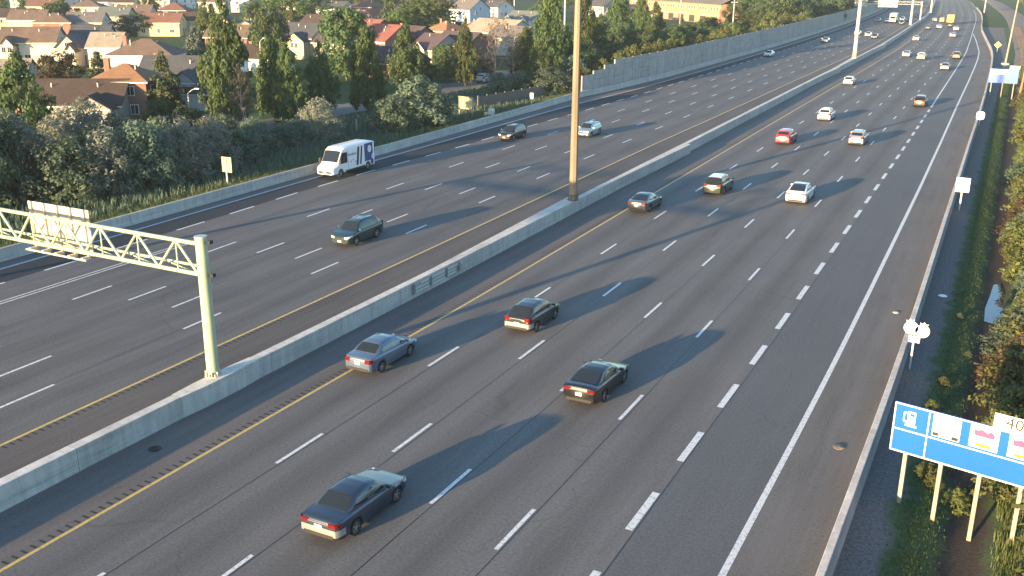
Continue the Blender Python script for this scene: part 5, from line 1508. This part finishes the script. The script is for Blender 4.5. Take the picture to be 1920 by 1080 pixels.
def clumps(nc, per, env, spread, up=.35):
    """cluster centres from env(), leaves scattered round them"""
    cc = np.array([env() for _ in range(nc)])
    ct = RNG.uniform(.1,.9,nc)
    C = np.repeat(cc, per, 0); d = RNG.normal(size=(nc*per,3)); d /= np.linalg.norm(d, axis=1)[:, None]
    rad = spread*RNG.uniform(0,1,(nc*per,1))**.45
    C = C + d*rad*np.array((1,1,.85))
    out = C*np.array((1,1,.0)); out /= np.maximum(.05, np.linalg.norm(out, axis=1))[:, None]
    Nn = d*.8 + out*.5 + RNG.normal(size=C.shape)*.55 + np.array((0,0,up))
    tone = np.repeat(ct, per)*.55 + RNG.uniform(0,.45,nc*per)
    return C, Nn, tone
def env_of(kind, var):
    r = np.random.default_rng(100+var*13)
    lob = r.uniform(.78,1.18,(6,8))
    def f():
        while True:
            t = RNG.uniform(0,1); a = RNG.uniform(0,2*math.pi)
            k = lob[min(5,int(t*6)), int(a/(2*math.pi)*8) % 8]
            if kind == 'poplar': w = np.interp(t, [0,.06,.2,.5,.8,.93,1], [.6,.92,1.0,.80,.45,.2,.05])
            elif kind in ('spruce','bluespruce'): w = np.interp(t, [0,.1,1], [.9,1,.03])*(.72+.28*abs(math.sin(t*20)))
            elif kind in ('round','maple','brown'): w = math.sqrt(max(0, 1-((t-.48)/.53)**2))
            elif kind in ('shrub','silver','gold','rust'): w = np.interp(t, [0,.3,.65,.9,1], [.9,1,.8,.45,.15])
            else: w = np.interp(t, [0,.3,.7,1], [.25,.8,.9,.35])
            if RNG.uniform() > w: continue
            rr = w*k*.5*math.sqrt(RNG.uniform(.12,1))
            return (rr*math.cos(a), rr*math.sin(a), t)
    return f
TEMPL = {}
def template(kind, var):
    """unit tree: crown 1 wide, 1 tall, base of crown at z=0"""
    key = (kind, var)
    if key in TEMPL: return TEMPL[key]
    env = env_of(kind, var)
    cfg = {'poplar':(230,34,.080,.027),'round':(190,36,.095,.031),'maple':(190,36,.085,.028),'spruce':(170,26,.075,.030),'bluespruce':(170,26,.075,.030),
           'silver':(180,34,.11,.030),'shrub':(180,34,.11,.030),'brown':(120,32,.10,.034),'bare':(90,14,.10,.020),'gold':(100,30,.12,.038),'rust':(100,30,.12,.038)}[kind]
    nc, per, spread, size = cfg
    C, Nn, tone = clumps(nc, per, env, spread, -.1 if 'spruce' in kind else .35)
    TEMPL[key] = leaf_mesh('crown_'+kind, C, Nn, size, tone, M_LEAF[kind], .55 if kind in ('silver','bare') else .8)
    return TEMPL[key]
def trunk_mesh(kind, var):
    key = ('trunk', kind, var)
    if key in TEMPL: return TEMPL[key]
    r = random.Random(var*5+9); b = MB(); th = 1.0
    p = (0,0,-.02); n = 6
    for i in range(n):
        q = (r.uniform(-.015,.015), r.uniform(-.015,.015), (i+1)/n*.92)
        r0 = .020*(1-i/n*.85); r1 = .020*(1-(i+1)/n*.85)
        b.tube(p, q, r0, r1, 7, caps=False); 
        if i > 0:
            for k in range(3 if kind != 'bare' else 7):
                a = r.uniform(0,6.283); L_ = r.uniform(.12,.26)*(1.1-i/n)
                up = r.uniform(.08,.22)
                e = (q[0]+L_*math.cos(a), q[1]+L_*math.sin(a), q[2]+up*.6)
                b.tube(q, e, r1*.55, r1*.15, 5, caps=False)
                if kind == 'bare':
                    for _ in range(3):
                        e2 = (e[0]+r.uniform(-.1,.1), e[1]+r.uniform(-.1,.1), e[2]+r.uniform(.02,.14)); b.tube(e, e2, r1*.22, .001, 4, caps=False)
        p = q
    TEMPL[key] = b.mesh('trunk_'+kind, m_barkp if kind == 'bare' else m_bark, 60)
    return TEMPL[key]
TL = {
 'poplar':('poplar_tree','tall columnar poplar with dense green crown in the belt beside the local street','tree','poplars beside the local street'),
 'round':('broadleaf_tree','rounded dark green broadleaf tree among the houses','tree','rounded broadleaf trees among the houses'),
 'maple':('maple_tree','broad light green leafy tree towering between house roofs','tree','broad light green trees between roofs'),
 'spruce':('spruce_tree','small dark conical spruce standing before house roofs','tree','small dark spruces'),
 'bluespruce':('blue_spruce','silvery blue conical spruce behind the slate-roofed house','tree',None),
 'silver':('silver_shrub','silvery olive leaved shrub in the belt behind the westbound barrier','shrub','silvery shrubs behind the westbound barrier'),
 'shrub':('green_shrub','dense dark green shrub in the belt behind the westbound barrier','shrub','dark shrubs behind the westbound barrier'),
 'brown':('brown_leaved_tree','small rounded tree with brownish autumn leaves','tree','brownish small trees'),
 'bare':('bare_tree','nearly leafless brown tree with upright twigs','tree','nearly leafless trees'),
}
cnt = {}
def plant(kind, X, Y, h, w, info=None, zb=-.05):
    k = cnt.get(kind, 0); cnt[kind] = k+1; var = k % 3
    nm, lb, cat, grp = info or TL[kind]
    t = thing(nm, lb, cat, (X, Y, zb), random.uniform(0, 6.28), grp)
    if kind in ('shrub','silver','gold','rust'): lift = 0.0
    elif kind in ('spruce','bluespruce'): lift = .06*h
    elif kind == 'bare': lift = .18*h
    else: lift = .09*h
    inst('crown', template(kind, var), t, (0,0,lift), scale=(w*1.02, w*1.02, h-lift))
    inst('trunk', trunk_mesh('bare' if kind == 'bare' else 'plain', var), t, scale=(max(h*.75,w*.7),max(h*.75,w*.7),h*.95))
    return t
def nick(X, Y):
    b_ = min(HOUSES, key=lambda q: (q[0]-X)**2+(q[1]-Y)**2)
    if (b_[0]-X)**2+(b_[1]-Y)**2 > 45**2: return None
    ws = b_[-1].split()[:9]
    while ws[-1] in ('with','and','of','the','in','behind','beside','to','one','by','half','two','a','its','next','between','off'): ws.pop()
    return ' '.join(ws)
SHORT = {'poplar':'columnar poplar tree','round':'round leafy tree','maple':'light green tree','spruce':'conical spruce','brown':'brownish leafy tree','bare':'nearly leafless tree','bluespruce':'silvery blue spruce'}
def tree_info(kind, X, Y, name=None):
    nk = nick(X, Y) if kind in SHORT else None
    if not nk: return None
    nm, lb, cat, grp = TL[kind]
    return (name or nm, SHORT[kind]+' standing by the '+nk, cat, SHORT[kind]+'s by the '+nk)
for kind, X, Y, h, w in TREES: plant(kind, X, Y, h, w*1.12, tree_info(kind, X, Y))
# shrubs crowding the top of the noise wall
info = ('wall_shrub','sunlit yellow-green shrub rising over the noise wall','shrub','sunlit shrubs behind the noise wall')
for y, du, h, w in ((156,2.2,3.8,3.6),(163,2.4,4.9,4),(170,2.6,5.6,4.5),(177,2.6,6.4,5),(184,2.7,6.2,4.6),(191,2.6,6.5,5),(198,2.8,6.2,5),(206,2.8,5.7,5),(214,2.8,5.4,5),(223,3,5.8,5.5),(232,3,6.2,5.5),(241,3,6.8,6),(250,3,7.0,6),(260,3.2,6.2,6),(272,3.2,5.6,6),(284,3.2,6.0,6.5),(297,3.5,8.2,8),(312,3.5,7.6,7),(328,3.5,6.5,7),(345,3.5,6.5,7)):
    plant('gold', NWU(y)-max(du, w*.60+.4)+S(y), y, h, w, info)
info = ('embankment_tree','dark green tree massed on the bank behind the noise wall','tree','dark trees behind the noise wall')
r_ = random.Random(4)
for y, u, h, w in ((168,-70,5.5,6),(176,-73,6,7),(186,-71,6,7),(195,-75,7,7),(204,-71,6.5,7),(214,-76,7,8),(224,-72,6.5,8),(236,-74,6.5,8),(248,-78,6.5,8),(262,-74,5.5,8),(276,-80,6,8),(292,-76,5.5,8),(300,-84,6,9),(182,-80,8,7),(205,-84,9,7),(222,-83,8,7),(310,-72,8,9),(330,-74,9,9)):
    plant('round', u+S(y), y, h, w, info)
info = ('far_tree','distant round tree in the wood beyond the noise wall','tree','distant trees beyond the noise wall')
for i in range(46):
    y = r_.uniform(345, 640); u = NWU(y) - r_.uniform(4, 46); h = r_.uniform(7, 13)
    plant('round', u+S(y), y, h, h*r_.uniform(.9,1.3), info)
info = ('suburb_tree','distant garden tree in the far suburb','tree','garden trees in the far suburb')
spots = [(h_[0], h_[1]) for h_ in HOUSES]
n_ = 0
while n_ < 90:
    y = r_.uniform(190, 640); u = r_.uniform(-480, -125)
    if u > -150 and y > 350: continue
    x = u
    if any((x-a)**2+(y-b)**2 < 120 for a, b in spots): continue
    # keep the view over the nearer roofs open
    if y < 330 and abs(math.atan2(-x, y)) < .9 and r_.random() < .35: continue
    h = r_.uniform(5.5, 9.5) if y < 330 else r_.uniform(7, 12)
    kd = r_.choice(('round','round','maple','poplar','brown','spruce'))
    plant(kd, x, y, h, h*r_.uniform(.6,1.1), tree_info(kd, x, y, 'suburb_tree') or info); n_ += 1
# shrubs beyond the ditch on the right
r_ = random.Random(21)
for i in range(150):
    y = 24 + (i/150)**1.25*215 + r_.uniform(-2,2); u = 1.75 + abs(r_.gauss(0,1))*2.1 + (0.3 if y > 90 else 0)
    if y < 39 and u < 3.2: continue
    k = r_.choice(('gold','gold','gold','shrub','silver','gold','gold','gold','rust','shrub','gold'))
    h = r_.uniform(1.4,3.0)*(1 if u < 3 else 1.5); 
    nm = {'gold':'yellow-green','shrub':'dark green','rust':'rust brown','silver':'silvery green'}[k]
    plant(k, u+S(y), y, h, h*r_.uniform(1.0,1.5), ('ditch_shrub', nm+' shrub on the bank beyond the ditch', 'shrub', nm+' shrubs beyond the ditch'), rz_(u, y)-.05)
for u, y, k, h in ((-1.35,40.6,'gold',.85),(-.95,40.2,'gold',.6),(-.1,39.4,'gold',.95),(.15,39.9,'gold',.6),(-1.9,46.6,'gold',.55),(-1.75,47.4,'gold',.7),(-1.5,51.5,'gold',.5),(-.6,57,'shrub',.4),(-1.4,63,'shrub',.4),(.4,44,'rust',.5)):
    plant(k, u+S(y), y, h, h*1.05, ('ditch_weed', 'knee-high '+{'gold':'yellowish','shrub':'green','rust':'reddish'}[k]+' weed clump on the near ditch slope', 'weed', {'gold':'yellowish','shrub':'green','rust':'reddish'}[k]+' weed clumps on the ditch slope'), rz_(u, y)-.04)
# grass and weeds as one mass each
def blades(name, n, uy, hgt, wd, m, zf, lean=.35):
    U = np.array([uy() for _ in range(n)]); k = 3
    B = np.array([W(u, y, zf(u, y)) for u, y in U])
    B = np.repeat(B, k, 0); B[:, :2] += RNG.normal(0, .07, (n*k, 2))
    h = hgt*RNG.uniform(.45,1.25,(n*k,1)); a = RNG.uniform(0, 6.283, n*k)
    d = np.stack([np.cos(a), np.sin(a), np.zeros(n*k)], 1); e = np.stack([-np.sin(a), np.cos(a), np.zeros(n*k)], 1)
    w = wd*RNG.uniform(.6,1.4,(n*k,1))
    V = np.empty((n*k,3,3), np.float32)
    V[:,0] = B - e*w; V[:,1] = B + e*w; V[:,2] = B + d*h*lean*RNG.uniform(.2,1,(n*k,1)) + np.array((0,0,1))*h
    me = bpy.data.meshes.new(name); N3 = n*k
    me.vertices.add(N3*3); me.vertices.foreach_set('co', V.reshape(-1))
    me.loops.add(N3*3); me.loops.foreach_set('vertex_index', np.arange(N3*3, dtype=np.int32))
    me.polygons.add(N3); me.polygons.foreach_set('loop_start', np.arange(0, N3*3, 3, dtype=np.int32)); me.polygons.foreach_set('loop_total', np.full(N3, 3, np.int32))
    at = me.attributes.new('tone', 'FLOAT', 'FACE'); at.data.foreach_set('value', RNG.uniform(0,1,N3).astype(np.float32))
    me.materials.append(m); me.update()
    return link(bpy.data.objects.new(name, me))
def left_verge():
    y = RNG.uniform(30,152); return (WB_BAR(y) - .5 - abs(RNG.normal(0,1.8)), y)
tag(blades('verge_grass', 22000, left_verge, .58, .035, M_LEAF['gold'], lambda u, y: -.06), 'tall yellowish grass along the top of the westbound barrier', 'grass', kind='stuff')
def left_under():
    y = RNG.uniform(30,185); return (WB_BAR(y) - 3.0 - RNG.uniform(0,17), y)
tag(blades('undergrowth', 15000, left_under, .75, .09, M_LEAF['shrub'], lambda u, y: -.06), 'dark undergrowth beneath the roadside shrubs', 'undergrowth', kind='stuff')
def right_slope():
    y = 24+RNG.uniform(0,1)**1.4*215; return (float(np.clip(RNG.normal(-1.25,.42), -2.3, -.25)), y)
tag(blades('ditch_grass', 16000, right_slope, .09, .02, M_LEAF['weed'], rz_), 'short green grass on the near ditch slope', 'grass', kind='stuff')
def right_bank():
    y = 24+RNG.uniform(0,1)**1.4*215; return (1.45+abs(RNG.normal(0,2.2)), y)
tag(blades('bank_grass', 26000, right_bank, .34, .02, M_LEAF['gold'], rz_), 'rank yellow grass on the bank beyond the ditch', 'grass', kind='stuff')
# far wood on the skyline, one mass
def far_wood(name, spots_, label, m):
    C = []; Nn = []; tn = []
    for x, y, h in spots_:
        n = 70; d = RNG.normal(size=(n,3)); d /= np.linalg.norm(d, axis=1)[:, None]
        rr = RNG.uniform(.55,1.0,(n,1))
        C.append(np.array((x, y, h*.5)) + d*rr*np.array((h*.48, h*.48, h*.52))); Nn.append(d + RNG.normal(size=(n,3))*.5 + np.array((0,0,.3)))
        tn.append(RNG.uniform(.1,.8)*.6 + RNG.uniform(0,.4,n))
    me = leaf_mesh(name, np.concatenate(C), np.concatenate(Nn), 1.0, np.concatenate(tn), m)
    return tag(link(bpy.data.objects.new(name, me)), label, 'wood', kind='stuff')
r_ = random.Random(77)
far_wood('distant_wood', [(r_.uniform(-900,-140), r_.uniform(640,1250), r_.uniform(8,14)) for _ in range(520)], 'distant wooded suburb fading out on the skyline', M_LEAF['round'])
far_wood('trackside_wood', [(W(r_.uniform(14,190), y)[0], y, r_.uniform(6,11)) for y in (r_.uniform(300,1250) for _ in range(260))], 'distant trees along the far side of the railway', M_LEAF['maple'])
# ------------------------------------------------------------------ thin haze volume, added to lift the shadows
b = MB(); b.box((0, 1450, 17.5), (6400, 3900, 40)); hz = b.build('haze', [])
m_hz = bpy.data.materials.new('thin_haze'); m_hz.use_nodes = True
nt = m_hz.node_tree; nt.nodes.remove(nt.nodes['Principled BSDF'])
pv = nt.nodes.new('ShaderNodeVolumePrincipled'); pv.inputs['Color'].default_value = (.72,.88,1,1)
pv.inputs['Density'].default_value = .00014; pv.inputs['Anisotropy'].default_value = 0.0
nt.links.new(pv.outputs[0], nt.nodes['Material Output'].inputs['Volume'])
hz.data.materials.append(m_hz); tag(hz, kind='stuff')
